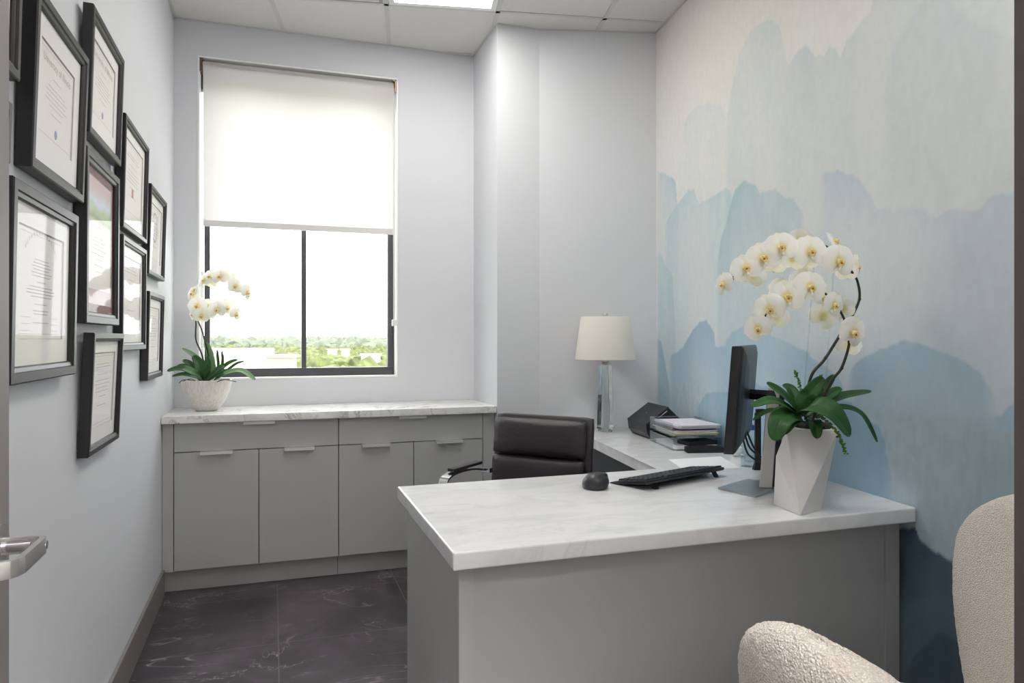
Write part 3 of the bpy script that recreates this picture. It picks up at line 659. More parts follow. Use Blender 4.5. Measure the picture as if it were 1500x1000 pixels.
for k in range(12):
    v_ = .08 + k * .075
    MB().prism([gq(-2, -1, .28, v_), gq(-2, -1, .94, v_), gq(-2, -1, .94, v_ + .04), gq(-2, -1, .28, v_ + .04)], ZC - .009, ZC - .004).build('louvre', M['tbar'], vt, world=True)
hl = thing('ceiling_light', 'added fill panel, out of view in the hallway ceiling outside the office door', 'ceiling light', (.4, -.6, ZC - .006))  # unseen panel, added to light the room from the door side
MB().box(-.2, 1.0, -1.0, -.4, ZC - .006, ZC - .002).build('diffuser', M['hallfill'], hl, world=True)

# ================================================================ TABLE LAMP
lc = ld((886.5 - 750) / F * 4.05, 4.05, ZD)
lp = thing('table_lamp', 'clear crystal column table lamp with white tapered drum shade', 'table lamp', lc[:], (0, 0, .2))
def zpx(py, d=4.05): return CZ - (py - HOR) / F * d - ZD
MB().lathe([(.040, .0005), (.042, .004), (.042, .010), (.036, .014)], n=8).build('foot', M['crystal'], lp)
rg = [(.0147, 1.0), (.0147, 1.0)]
z0_, z1_ = .0145, zpx(534)
cr = MB(); 
def sq(h, z, rot): return [(h * math.cos(rot + PI / 4 + k * PI / 2) * math.sqrt(2), h * math.sin(rot + PI / 4 + k * PI / 2) * math.sqrt(2), z) for k in range(4)]
cr.loft([sq(.034, z0_, 0), sq(.026, z1_, 0)]); cr.build('crystal_column', M['crystal'], lp, bev=.004)
MB().lathe([(.012, z1_ + .0005), (.021, z1_ + .003), (.016, z1_ + .008), (.019, z1_ + .014), (.021, z1_ + .020), (.018, z1_ + .028), (.006, z1_ + .032), (.006, z1_ + .12)], n=24).build('neck', M['nickel'], lp, smooth=30)
zs0, zs1 = zpx(526), zpx(464)
ls = MB(); nn_ = 64
ls.loft([[(r_ * math.cos(2 * PI * k / nn_), r_ * math.sin(2 * PI * k / nn_), z) for k in range(nn_)] for r_, z in ((.1705, zs0), (.171, zs0 + .006), (.139, zs1 - .006), (.1375, zs1), (.1360, zs1), (.1375, zs1 - .006), (.1695, zs0 + .006), (.1690, zs0), (.1705, zs0))], cap=False)
sh = ls.build('lamp_shade', M['lampshade'], lp, smooth=40)
sp = MB()
for k in range(3): sp.tube([(0, 0, zs1 - .01), (.136 * math.cos(k * 2.094), .136 * math.sin(k * 2.094), zs1 - .006)], .0015, 6)
sp.lathe([(.018, -.002), (.018, .002)], c=(0, 0, zs1 - .01)); sp.build('spider', M['nickel'], lp)
MB().lathe([(.003, zs1 - .008), (.003, zs1 + .006), (.016, zs1 + .007), (.017, zs1 + .014), (.013, zs1 + .022)], n=20).build('finial', M['nickel'], lp, smooth=40)

# ================================================================ SCANNER
A = onz(920.5, 633.5, ZD); B = onz(948, 643.5, ZD); ax = (B - A); W_ = ax.length; yaw = math.atan2(ax.y, ax.x)
scn = thing('document_scanner', 'black wedge shaped document scanner beside the paper trays', 'scanner', ((A + B) / 2)[:], (0, 0, yaw))
# local x along the front edge, local +y away from the user
pr = [(.018, .004), (.0, .030), (-.006, .078), (.118, .166), (.185, .105), (.18, .02), (.16, .004)]
def slab(x0, x1, pr, s=MB): 
    q = s(); a = [q.v((x0, p[0], p[1])) for p in pr]; b = [q.v((x1, p[0], p[1])) for p in pr]; n = len(pr)
    q.bm.faces.new(a); q.bm.faces.new(b[::-1])
    for i in range(n): q.bm.faces.new([a[i], a[(i + 1) % n], b[(i + 1) % n], b[i]])
    return q
h_ = W_ / 2
sb = slab(-h_, h_, pr); sb.build('body', M['black'], scn, bev=.004, smooth=30)
ld_ = slab(-h_ - .001, h_ + .001, [(-.0075, .0795), (.1175, .1685), (.1215, .1665), (.1165, .1610), (-.004, .0745)]); ld_.build('lid', mat('satin_charcoal', '#26282c', .5), scn, bev=.0008)
for sx_ in (-1, 1):
    st = slab(sx_ * (h_ + .0012) - .0006, sx_ * (h_ + .0012) + .0006, [(.0, .066), (.112, .146), (.112, .150), (.0, .070)]); st.build('silver_strip', M['chrome'], scn)
MB().box(-.008, .008, -.0068 + .055, -.0068 + .061, .1255, .1262).xf(Matrix.Translation((0, 0, 0))).build('logo_mark', mat('scanner_mark', '#8e9196', .5), scn)
MB().box(-h_ + .01, h_ - .01, .02, .165, .0003, .0045).build('rubber_foot', M['blackmat'], scn)

# ================================================================ ACRYLIC TRAYS + PAPERS
TA = onz(952, 645.6, ZD); TB = onz(985.2, 660, ZD); e1 = (TA - TB); LT = e1.length; e1.normalize(); e2 = Vector((e1.y, -e1.x, 0)); WT = .245
trot = math.atan2(e2.y, e2.x)
tr = thing('paper_tray', 'clear acrylic two tier letter tray stacked with papers', 'letter tray', TB[:], (0, 0, trot))
# local x -> away to the wall (e2), local y -> e1
tk = .003
def tier(z0, hgt, name):
    q = MB(); q.box(0, WT, 0, LT, z0, z0 + tk); q.box(0, tk, 0, LT, z0 + tk, z0 + hgt); q.box(WT - tk, WT, 0, LT, z0 + tk, z0 + hgt); q.box(tk, WT - tk, LT - tk, LT, z0 + tk, z0 + hgt)
    return q.build(name, M['acrylic'], tr)
tier(.002, .052, 'lower_tray'); tier(.066, .060, 'upper_tray')
ed = mat('acrylic_edge', '#b9cdd0', .2)
for x in (0, WT - .004):
    for y in (0.0, LT - .004): MB().box(x, x + .004, y, y + .004, .0545, .0655).build('post', M['acrylic'], tr)
q = MB()
for z in (.054, .1262):
    q.box(0, .002, 0, LT, z - .0012, z); q.box(WT - .002, WT, 0, LT, z - .0012, z); q.box(0, WT, LT - .002, LT, z - .0012, z)
q.build('polished_edge', ed, tr)
def inTray(x, y, z): return Matrix.Translation(TB) @ Matrix.Rotation(trot, 4, 'Z') @ Vector((x, y, z))
def stack(x, y, z, w, l, h, rot, m, name, label, cat, sheets=6):
    p = inTray(x, y, z); q = MB(); rr = random.Random(int(z * 9999))
    for k in range(sheets):
        s = MB(); dx, dy, da = rr.uniform(-.006, .006), rr.uniform(-.010, .010), rr.uniform(-.035, .035); a0 = h * k / sheets; a1 = h * (k + .9) / sheets
        s.box(-w / 2, w / 2, -l / 2, l / 2, a0, a1); s.xf(Matrix.Translation((dx, dy, 0)) @ Matrix.Rotation(da, 4, 'Z')); q.add(s); s.bm.free()
    o = q.build(name, m); o.location = p; o.rotation_euler = (0, 0, trot + rot); return tag(o, label, cat, 'paper stacks in the clear tray' if name == 'paper_stack' else None)
cx, cy_ = WT / 2, LT / 2
stack(cx, cy_ - .02, .0052, .205, .275, .014, .03, M['sheet'], 'paper_stack', 'white papers lying in the lower clear tray', 'papers')
bd = stack(cx + .030, .075, .0200, .16, .10, .020, .25, M['blackmat'], 'notebook', 'black notebook on the papers in the lower tray', 'notebook', 1)
stack(cx, cy_ - .015, .0695, .212, .285, .012, -.03, M['cream'], 'paper_stack', 'cream paper files at the bottom of the upper tray', 'papers', 5)
stack(cx - .004, cy_ - .005, .0820, .213, .280, .009, .02, M['sheet'], 'paper_stack', 'white papers under the maroon folder in the upper tray', 'papers', 4)
stack(cx - .006, cy_ + .01, .0915, .216, .290, .008, -.02, mat('maroon_card', '#5a2f35', .6), 'folder', 'maroon folder between the papers of the upper tray', 'folder', 2)
stack(cx + .004, cy_ - .0, .1000, .210, .285, .014, .05, M['sheet'], 'paper_stack', 'loose white papers on top of the tray stack', 'papers', 5)
stack(cx + .01, cy_ - .02, .1143, .205, .280, .004, .12, mat('grey_paper', '#d6d4dc', .7), 'paper_stack', 'thin pale grey printed sheets topmost on the tray stack', 'papers', 2)
# stapler in front of tray
s0 = onz(1005, 663, ZD); s1 = onz(1060, 662, ZD); sm = (s0 + s1) / 2; srot = math.atan2((s1 - s0).y, (s1 - s0).x); sl = (s1 - s0).length / 2
stp = thing('stapler', 'black stapler lying in front of the clear paper trays', 'stapler', sm[:], (0, 0, srot))
MB().box(-sl, sl, -.018, .018, .0005, .008).build('base', M['black'], stp, bev=.003)
slab(-.013, .013, [(-sl, .010), (-sl, .026), (-sl * .4, .032), (sl * .8, .026), (sl, .016), (sl, .009)]).xf(Matrix.Rotation(-PI / 2, 4, 'Z')).build('top_arm', M['black'], stp, bev=.003)

# sheet of paper
P = [onz(979, 673, ZD), onz(1056, 668.5, ZD), onz(1086, 686, ZD), onz(1003, 689, ZD)]
q = MB(); q.prism([p[:2] for p in P], ZD + .0005, ZD + .0012); tag(q.build('paper_sheet', M['sheet']), 'single white sheet flat on the marble behind the keyboard', 'paper')

# ================================================================ KEYBOARD
K0 = ld(.362, 2.60, ZD); kd = ld(.787, .617).normalized(); kp = ld(.617, -.787).normalized(); KL, KD = .445, .165
krot = math.atan2(kd.y, kd.x)
kb = thing('keyboard', 'black computer keyboard propped on its rear feet on the marble desk', 'keyboard', K0[:], (0, 0, krot))
# local x along kd ; local y = rotate +90 -> away from camera ; so keyboard extends to -y
kprof = [(.012, .001), (.004, .005), (-.02, .012), (-KD, .034), (-KD - .004, .030), (-KD, .022), (-.02, .0015)]
q = slab(.0, KL, kprof); q.build('case', M['black'], kb, bev=.0015)
kmesh = None
sl_ = (.034 - .012) / (KD - .02); ka = -math.atan(sl_)
rows = 6; nk = 17; ux = (KL - .02) / nk
for r_ in range(rows):
    y = -.034 - r_ * .0225; z = .012 + (-y - .02) * sl_
    x = .01; kx = 0
    while kx < nk - .01:
        wk = 1.0
        if r_ == 0 and 3 <= kx < 4: wk = 6.0
        if r_ == 5 and kx in (4, 9): kx += .5; continue
        if kx in (14,) and r_ in (1,): kx += 1; continue
        q = MB(); a = .01 + kx * ux + .0012; b = .01 + (kx + wk) * ux - .0012; h2 = .0095
        q.loft([[(a, -h2, 0), (b, -h2, 0), (b, h2, 0), (a, h2, 0)], [(a + .002, -h2 + .002, .006), (b - .002, -h2 + .002, .006), (b - .002, h2 - .002, .006), (a + .002, h2 - .002, .006)]])
        q.xf(Matrix.Translation((0, y, z + .0006)) @ Matrix.Rotation(ka, 4, 'X')); q.build('key', M['key'], kb)
        kx += wk
for x in (.055, KL - .045):
    q = MB(); q.loft([[(x - .012, -KD + .012, .024), (x + .012, -KD + .012, .024), (x + .012, -KD + .020, .024), (x - .012, -KD + .020, .024)], [(x - .010, -KD - .004, .0005), (x + .010, -KD - .004, .0005), (x + .010, -KD + .003, .0005), (x - .010, -KD + .003, .0005)]])
    q.build('foot', M['black'], kb, bev=.001)

# ================================================================ MOUSE
mc = ld((871 - 750) / F * 2.52, 2.52, ZD)
ms = thing('computer_mouse', 'dark grey sculpted trackball mouse left of the keyboard', 'mouse', mc[:], (0, 0, -TH + .25))
def superball(mb, c, r, ex, n=28, mm=18, fn=None, zmin=0):
    rings = []
    for j in range(mm + 1):
        ph = -PI / 2 + PI * j / mm; row = []
        for i in range(n):
            t = 2 * PI * i / n; cp, sp_ = math.cos(ph), math.sin(ph)
            def sg(v, e): return math.copysign(abs(v) ** e, v)
            p = Vector((r[0] * sg(cp, ex) * sg(math.cos(t), ex), r[1] * sg(cp, ex) * sg(math.sin(t), ex), r[2] * sg(sp_, ex)))
            p += Vector(c); p.z = max(p.z, zmin)
            if fn: p = fn(p)
            row.append(p)
        rings.append(row)
    mb.loft(rings, cap=False); bmesh.ops.remove_doubles(mb.bm, verts=mb.bm.verts, dist=1e-5); return mb
def mf(p):
    k = p.z / .056; p.x += .012 * k * (1 if p.x > -.01 else .7); p.y *= (1 - .22 * k); return p
superball(MB(), (0, 0, .018), (.046, .052, .038), .95, fn=mf, zmin=.001).build('shell', M['mouse'], ms, smooth=60)
MB().ball((.034, -.010, .047), .010, (1, 1.3, .8)).build('scroll_wheel', M['black'], ms, smooth=60)
MB().ball((.044, .012, .036), .012, (.8, 1.6, 1)).build('thumb_button', M['blackmat'], ms, smooth=60)
q = MB(); q.tube(smoothpath([(.002, -.040, .040), (.010, -.030, .050), (.022, -.020, .0555), (.036, -.012, .056)], 4), .0008, 5); q.build('button_seam', M['black'], ms)

# ================================================================ MONITOR
Nn = ld(.716, 2.36); Fn = ld(.945, 2.90); md = (Fn - Nn); ML = md.length; md.normalize(); mn = Vector((-md.y, md.x, 0))   # mn -> screen side (left)
if mn.dot(ld(-1, 0)) < 0: mn = -mn
mo = thing('monitor', 'black monitor seen edge-on beside the desk orchid, on silver stand', 'monitor', (*onz(1110, 712, ZD)[:2], ZD))
z0m, z1m = .925, 1.283; tilt = .075                                  # the top leans back, away from the screen side
def mp(a, n_, z): return Nn + md * a + mn * (n_ ) - mn * 0 + Vector((0, 0, z)) - mn * ((z - z0m) * tilt)
def mbox(a0, a1, n0, n1, z0, z1):
    q = MB(); V = [q.v(mp(a, n_, z)) for z in (z0, z1) for a, n_ in ((a0, n0), (a1, n0), (a1, n1), (a0, n1))]
    for f_ in ((3, 2, 1, 0), (4, 5, 6, 7), (0, 1, 5, 4), (1, 2, 6, 5), (2, 3, 7, 6), (3, 0, 4, 7)): q.bm.faces.new([V[i] for i in f_])
    return q
mbox(0, ML, -.016, .016, z0m, z1m).build('panel_case', M['black'], mo, world=True, bev=.003)
mbox(.006, ML - .006, .0163, .0168, z0m + .01, z1m - .006).build('screen', M['screen'], mo, world=True)
q = MB(); rings = []
for k, (ins, n_) in enumerate(((.0, -.0165), (.012, -.022), (.05, -.030), (.13, -.036))):
    zi = ins * .6; rings.append([mp(ins, n_, z0m + zi), mp(ML - ins, n_, z0m + zi), mp(ML - ins, n_, z1m - zi), mp(ins, n_, z1m - zi)])
q.loft(rings); q.build('rear_shell', M['monback'], mo, world=True, bev=.004, smooth=50)
mid = mp(ML * .38, -.036, 1.11); colT = at(1133, 575, 2.47); colB = onz(1121, 717, ZD)
q = MB(); q.tube([mid + mn * .001, Vector((colT.x, colT.y, 1.11))], .018, 4); q.build('tilt_arm', M['black'], mo, world=True)
bL, bF, bK = onz(1051.5, 716.5, ZD), onz(1106.6, 729, ZD), onz(1096, 703.5, ZD)
bR = bF + (bK - bL)
q = MB(); q.prism([p[:2] for p in (bL, bF, bR, bK)], ZD + .0005, ZD + .008); q.build('base_plate', M['steel'], mo, world=True, bev=.002)
# stand column: slab, slightly leaning
ca, cb = onz(1112.5, 717.5, ZD), onz(1131, 718.5, ZD); wv = (cb - ca); wl = wv.length; wv.normalize(); dv = Vector((-wv.y, wv.x, 0)) * .022
lean = (at(1125.5, 566, 2.49) - ca); lean.z = 0
tz = 1.135; 
q = MB(); q.loft([[ca + Vector((0, 0, .0085)), cb + Vector((0, 0, .0085)), cb + dv + Vector((0, 0, .0085)), ca + dv + Vector((0, 0, .0085))],
    [Vector((*(ca + lean)[:2], tz)), Vector((*(cb + lean - wv * .005)[:2], tz)), Vector((*(cb + lean + dv)[:2], tz)), Vector((*(ca + lean + dv)[:2], tz))]])
q.build('stand_column', M['silver'], mo, world=True, bev=.003)
q = MB(); d2 = dv * 1.05; d3 = dv * 1.9
q.loft([[ca + d2 + wv * .020 + Vector((0, 0, .009)), cb + d2 + wv * .022 + Vector((0, 0, .009)), cb + d3 + wv * .026 + Vector((0, 0, .009)), ca + d3 + wv * .020 + Vector((0, 0, .009))],
    [Vector((*(ca + lean + d2 + wv * .016)[:2], tz - .01)), Vector((*(cb + lean + d2 + wv * .014)[:2], tz - .01)), Vector((*(cb + lean + d3 + wv * .018)[:2], tz - .01)), Vector((*(ca + lean + d3 + wv * .016)[:2], tz - .01))]])
q.build('column_rear_cover', M['black'], mo, world=True, bev=.003)
for k, (a, b, c_) in enumerate((((1091, 634), (1098, 655), (1113, 668)), ((1089, 645), (1096, 665), (1113, 677)), ((1094, 632), (1104, 655), (1115, 670)))):
    MB().tube(smoothpath([at(*a, 2.56), at(*b, 2.56), at(*c_, 2.54)], 6), .0035, 8).build('cable', M['black'], mo, world=True, smooth=60)
# slim black post behind
pp = onz(1109.5, 688, ZD); ps = thing('phone_stand', 'slim black upright stand with flared foot behind the silver monitor column', 'stand', pp[:], (0, 0, -TH))
q = MB(); q.loft([[(-.018, -.012, .0005), (.018, -.012, .0005), (.018, .014, .0005), (-.018, .014, .0005)], [(-.011, -.007, .03), (.013, -.007, .03), (.013, .009, .03), (-.011, .009, .03)], [(-.010, -.006, .23), (.013, -.006, .23), (.013, .008, .23), (-.010, .008, .23)]])
q.build('upright', M['black'], ps, bev=.002)
MB().box(-.006, .030, -.008, .010, .2305, .245).build('top_cap', M['blackmat'], ps, bev=.003)
# water bottle with blue cap
wp = onz(1101, 676, ZD); wb = thing('water_bottle', 'clear plastic bottle with a blue cap behind the monitor cables', 'bottle', wp[:])
MB().lathe([(.026, .0005), (.030, .006), (.029, .05), (.031, .06), (.029, .075), (.030, .10), (.012, .126), (.012, .136)], n=24).build('bottle_body', M['acrylic'], wb, smooth=50)
MB().lathe([(.0145, .1365), (.0145, .152), (.012, .158)], n=20).build('cap', M['blue'], wb, smooth=40)
# crumpled paper + small clear box
def crumple(name, label, cat, px, py, r, m, seed):
    p = onz(px, py, ZD); q = MB(); bmesh.ops.create_icosphere(q.bm, subdivisions=2, radius=1); rr = random.Random(seed)
    for v_ in q.bm.verts:
        k = rr.uniform(.75, 1.05); v_.co = Vector((v_.co.x * r[0] * k, v_.co.y * r[1] * k, max(0, (v_.co.z + .9) * r[2] * k)))
    o = q.build(name, m); o.location = (p.x, p.y, ZD + .0005); return tag(o, label, cat)
crumple('crumpled_tissue', 'crumpled white tissue on the desk between monitor and wall', 'tissue', 1078, 668, (.030, .032, .028), M['sheet'], 4)
q = MB(); c_ = onz(1095, 683, ZD); q.box(-.022, .022, -.02, .02, .0005, .002); q.box(-.022, -.020, -.02, .02, .002, .045); q.box(.020, .022, -.02, .02, .002, .045); q.box(-.020, .020, -.02, -.018, .002, .045); q.box(-.020, .020, .018, .02, .002, .045)
o = q.build('clear_cup', M['acrylic']); o.location = (c_.x, c_.y, ZD); o.rotation_euler = (0, 0, .5); tag(o, 'small clear plastic box under the monitor cables', 'box')

# ================================================================ ORCHIDS
def leaf(parent, pts, w, m, fold=.25, name='leaf', side=None, tiltk=.65):
    rows_prev = None; w = w * 1.08
    path = smoothpath(pts, 6); n = len(path); q = MB(); rows = []
    for i, p in enumerate(path):
        t = i / (n - 1); T_ = (path[min(i + 1, n - 1)] - path[max(i - 1, 0)]).normalized()
        if side is not None: sd = (side - T_ * side.dot(T_)).normalized()
        else:
            vd = ld(0, 1); h_ = T_.cross(Vector((0, 0, 1))); h_ = h_ if h_.dot(vd) > 0 else -h_
            v_ = T_.cross(vd); v_ = v_ if v_.z > 0 else -v_
            sd = h_ * .8 + v_ * tiltk
            if sd.length < .15: sd = T_.cross(vd)
            sd.normalize()
            if rows_prev is not None and sd.dot(rows_prev) < 0: sd = -sd
            rows_prev = sd
        nr = sd.cross(T_).normalized(); nr = nr if nr.z >= 0 else -nr
        ww = w * (min(1, .42 + 2.2 * t) * (max(0.0, 1 - ((t - .45) / .56) ** 2.0 if t > .45 else 1)) ** .55) + .0004
        rows.append([p + sd * (ww * s_) + nr * (abs(s_) ** 1.3 * ww * fold) for s_ in (-1, -.75, -.4, -.12, 0, .12, .4, .75, 1)])
        rows[-1][4] = p - nr * (ww * .04)
    q.loft(rows, cap=False, closed=False)
    o = q.build(name, m, parent, world=True, smooth=60)
    so = o.modifiers.new('thick', 'SOLIDIFY'); so.thickness = .0014; so.offset = 0
    return o
def petalgrid(q, ang, Lp, Wp, cup, z0, broad, rnd, mi=0, nu=9, nv=8):
    ca_, sa_ = math.cos(ang), math.sin(ang); rows = []
    for i in range(nu):
        t = i / (nu - 1)
        if broad: wd = math.sin(PI * min(1, t ** .78 * .90 + .05)) ** .62
        else: wd = (math.sin(PI * min(1, t * .88 + .07))) ** .7
        if i == nu - 1: wd = .02 if not broad else .12
        row = []
        for j in range(nv):
            s_ = -1 + 2 * j / (nv - 1); a = t * Lp; b = s_ * Wp * wd
            if broad: a = t * Lp * (1 - .06 * s_ * s_)
            z = z0 + cup * (a / Lp) ** 2 * Lp - .10 * Wp * s_ * s_ * (1 if broad else -.5) + rnd.uniform(-1, 1) * .0006
            row.append((a * ca_ - b * sa_, a * sa_ + b * ca_, z))
        rows.append(row)
    q.loft(rows, cap=False, closed=False, mi=mi)
def make_flower_mesh(seed):
    rnd = random.Random(seed); q = MB()
    petalgrid(q, math.radians(8 + rnd.uniform(-4, 4)), .052, .040, -.10, .002, True, rnd)
    petalgrid(q, math.radians(172 + rnd.uniform(-4, 4)), .052, .040, -.10, .002, True, rnd)
    for a in (90, 218, 322): petalgrid(q, math.radians(a + rnd.uniform(-4, 4)), .048, .021, -.12, -.002, False, rnd, 1)
    return q
def make_lip():
    q = MB()
    q.ball((0, .001, .008), .0045, (1, 1, 1.6), 8, 2)
    q.ball((0, -.012, .010), .009, (.8, 1.1, .5), 10, 0)
    for s_ in (-1, 1): q.ball((s_ * .008, -.004, .010), .007, (.5, 1.1, 1), 10, 0)
    q.ball((0, -.007, .0135), .0035, (1, 1, .8), 8, 1)
    q.ball((0, -.022, .012), .006, (.7, 1.2, .35), 8, 2)
    return q
flower_src = []
for s_ in range(3):
    q = make_flower_mesh(s_); bmesh.ops.recalc_face_normals(q.bm, faces=q.bm.faces); me = bpy.data.meshes.new('flower'); q.bm.to_mesh(me); q.bm.free()
    me.materials.append(M['petal']); me.materials.append(M['petalback'])
    for p in me.polygons: p.use_smooth = True
    flower_src.append(me)
q = make_lip(); lip_me = bpy.data.meshes.new('lip'); q.bm.to_mesh(lip_me); q.bm.free()
for mm_ in (M['lip'], M['lipdot'], M['petal']): lip_me.materials.append(mm_)
for p in lip_me.polygons: p.use_smooth = True
def flower(parent, pos, yaw, pitch, roll, sc=1.0, k=0):
    """yaw 0 faces the camera; positive turns to photo-right; pitch>0 looks up"""
    o = bpy.data.objects.new('flower', flower_src[k % 3]); COL.objects.link(o); o.parent = parent
    fwd = ld(math.sin(yaw) * math.cos(pitch), -math.cos(yaw) * math.cos(pitch), math.sin(pitch))
    up = Vector((0, 0, 1)); X_ = up.cross(fwd).normalized(); Y_ = fwd.cross(X_)
    R_ = Matrix((X_, Y_, fwd)).transposed() @ Matrix.Rotation(roll, 3, 'Z')
    mt = wm(parent).inverted() @ (Matrix.Translation(pos) @ R_.to_4x4() @ Matrix.Scale(sc, 4))
    o.matrix_local = mt
    l_ = bpy.data.objects.new('lip', lip_me); COL.objects.link(l_); l_.parent = o
    return o
def stem(parent, pts, r0, r1, name='stem', m=None):
    pa = smoothpath(pts, 8)
    return MB().tube(pa, lambda t: r0 + (r1 - r0) * t, 8).build(name, m or M['stem'], parent, world=True, smooth=60)
def nodes_(parent, pts, r=.0052):
    for p in pts: MB().ball(p, r, (1, 1, 1.2), 10).build('stem_node', M['stem'], parent, world=True, smooth=60)
def catkin(parent, pts, m, n=22, r=.0042):
    pa = smoothpath(pts, 12); q = MB(); rr = random.Random(3)
    for k in range(n):
        p = pa[int(k / (n - 1) * (len(pa) - 1))]
        for a in range(3): q.ball(p + Vector((rr.uniform(-1, 1), rr.uniform(-1, 1), rr.uniform(-.5, .5))) * r, r * rr.uniform(.55, .85), (1, 1, .8), 6)
    q.tube(pa, .0012, 5); q.build('seed_spike', m, parent, world=True)

# ---- large desk orchid
b0, b1, b2 = onz(1133, 739, ZD), onz(1172, 755.5, ZD), onz(1202.6, 746.7, ZD); b3 = b0 + b2 - b1
b0, b2, b3 = [b1 + (p - b1) * 1.0 for p in (b0, b2, b3)]
pc = (b0 + b2) / 2; pc.z = ZD
big = thing('potted_orchid', 'tall white orchid in a faceted white pot on the desk by the mural', 'potted orchid', pc[:])
zt2 = 1.028; dT = depth(pc.x, pc.y)
def tp(px, dd): v_ = at(px, 629, dT + dd); v_.z = zt2; return v_
T = [tp(1152, -.03), tp(1228, -.055), tp(1224, .075), tp(1160, .095)]
Mv = at(1136.5, 668, dT - .02); Mr = at(1207, 700, dT + .10)
q = MB()
for p in (b0, b1, b2, b3): q.v((p.x, p.y, ZD + .0006))
for p in T + [Mv]: q.v(p)
bmesh.ops.convex_hull(q.bm, input=q.bm.verts)
top = [f_ for f_ in q.bm.faces if all(abs(v_.co.z - zt2) < 1e-4 for v_ in f_.verts)]
bmesh.ops.dissolve_limit(q.bm, angle_limit=.03, verts=q.bm.verts, edges=q.bm.edges)
q.build('pot', M['pot'], big, world=True, bev=.0025)
tc_ = sum(T, Vector()) / 4
q = MB(); q.ball((tc_.x, tc_.y, zt2 + .002), .055, (1, 1, .35), 16)
rr = random.Random(5)
for k in range(60): a = rr.uniform(0, 2 * PI); R_ = rr.uniform(0, .05); q.ball((tc_.x + R_ * math.cos(a), tc_.y + R_ * math.sin(a), zt2 + .018 - R_ * .2), rr.uniform(.004, .009), (1, 1.6, .7), 6)
q.build('moss', M['soil'], big, world=True)
D = dT
def L3(*p): return [at(x, y, D + dd) for x, y, dd in p]
lf = lambda pts, w_, fold=.25, m_='leaf', side=None: leaf(big, L3(*pts), w_, M[m_], fold, side=side)
lf([(1174, 612, .0), (1160, 592, -.03), (1143, 575, -.05), (1123, 561, -.06)], .020)
lf([(1175, 610, .03), (1165, 585, .05), (1158, 570, .07), (1147, 563, .09)], .018)
lf([(1168, 608, -.01), (1176, 590, -.02), (1190, 570, -.02), (1206, 553, .0)], .024, .3, side=ld(.85, 0, -.5))
lf([(1178, 610, .04), (1195, 590, .08), (1208, 568, .11), (1222, 549, .13)], .016, .3)
lf([(1172, 610, -.01), (1155, 596, -.05), (1130, 586, -.09), (1100, 595, -.12)], .017, .15)
lf([(1170, 612, .03), (1150, 604, .05), (1125, 602, .08), (1103, 615, .10)], .010)
lf([(1176, 616, -.02), (1158, 607, -.06), (1143, 616, -.10), (1134, 645, -.12)], .034, .18)
lf([(1178, 618, -.03), (1168, 612, -.06), (1158, 618, -.08), (1147, 636, -.10)], .020, .2)
lf([(1186, 615, -.03), (1190, 616, -.07), (1194, 625, -.09), (1197, 642, -.10)], .021, .3)
lf([(1170, 608, -.03), (1190, 594, -.09), (1220, 604, -.13), (1245, 638, -.13)], .039, .16)
lf([(1184, 612, .02), (1205, 592, .02), (1235, 580, .02), (1276, 573, .01)], .015, .35)
lf([(1180, 608, .0), (1198, 590, .0), (1215, 578, .0), (1232, 568, .01)], .018, .3)
lf([(1195, 612, .04), (1228, 596, .05), (1262, 606, .06), (1285, 647, .06)], .011, .2)
stem(big, L3((1180, 615, .03), (1187, 554, .03), (1208, 526, .03), (1232, 488, .04), (1250, 459, .05), (1259, 436, .05), (1256, 412, .04), (1247, 397, .02), (1228, 372, .02), (1196, 356, .02), (1150, 358, .02), (1115, 372, .01), (1085, 396, -.01), (1066, 412, -.02)), .0052, .0022)
stem(big, L3((1190, 615, .0), (1217, 560, -.01), (1232, 540, -.02), (1242, 512, -.03), (1243, 496, -.03), (1236, 466, -.03), (1218, 438, -.03), (1190, 420, -.03), (1158, 425, -.04), (1132, 443, -.05), (1116, 474, -.06)), .005, .0022)
nodes_(big, L3((1259, 438, .05), (1209, 524, .03), (1233, 539, -.02)))
for a, b, dd in (((1176, 600), (1192, 392), .0), ((1207, 600), (1221, 398), .02)):
    MB().tube(L3((*a, dd), (*b, dd)), .0026, 8).build('clear_stake', M['acrylic'], big, world=True, smooth=60)
catkin(big, L3((1176, 578, .06), (1170, 560, .06), (1165, 543, .06)), M['catkin'])
catkin(big, L3((1205, 570, .04), (1203, 558, .04), (1202, 549, .04)), M['catkin'], 12)
catkin(big, L3((1205, 612, -.08), (1222, 628, -.10), (1232, 645, -.10), (1239, 663, -.10)), M['catkin'], 26, .0050)
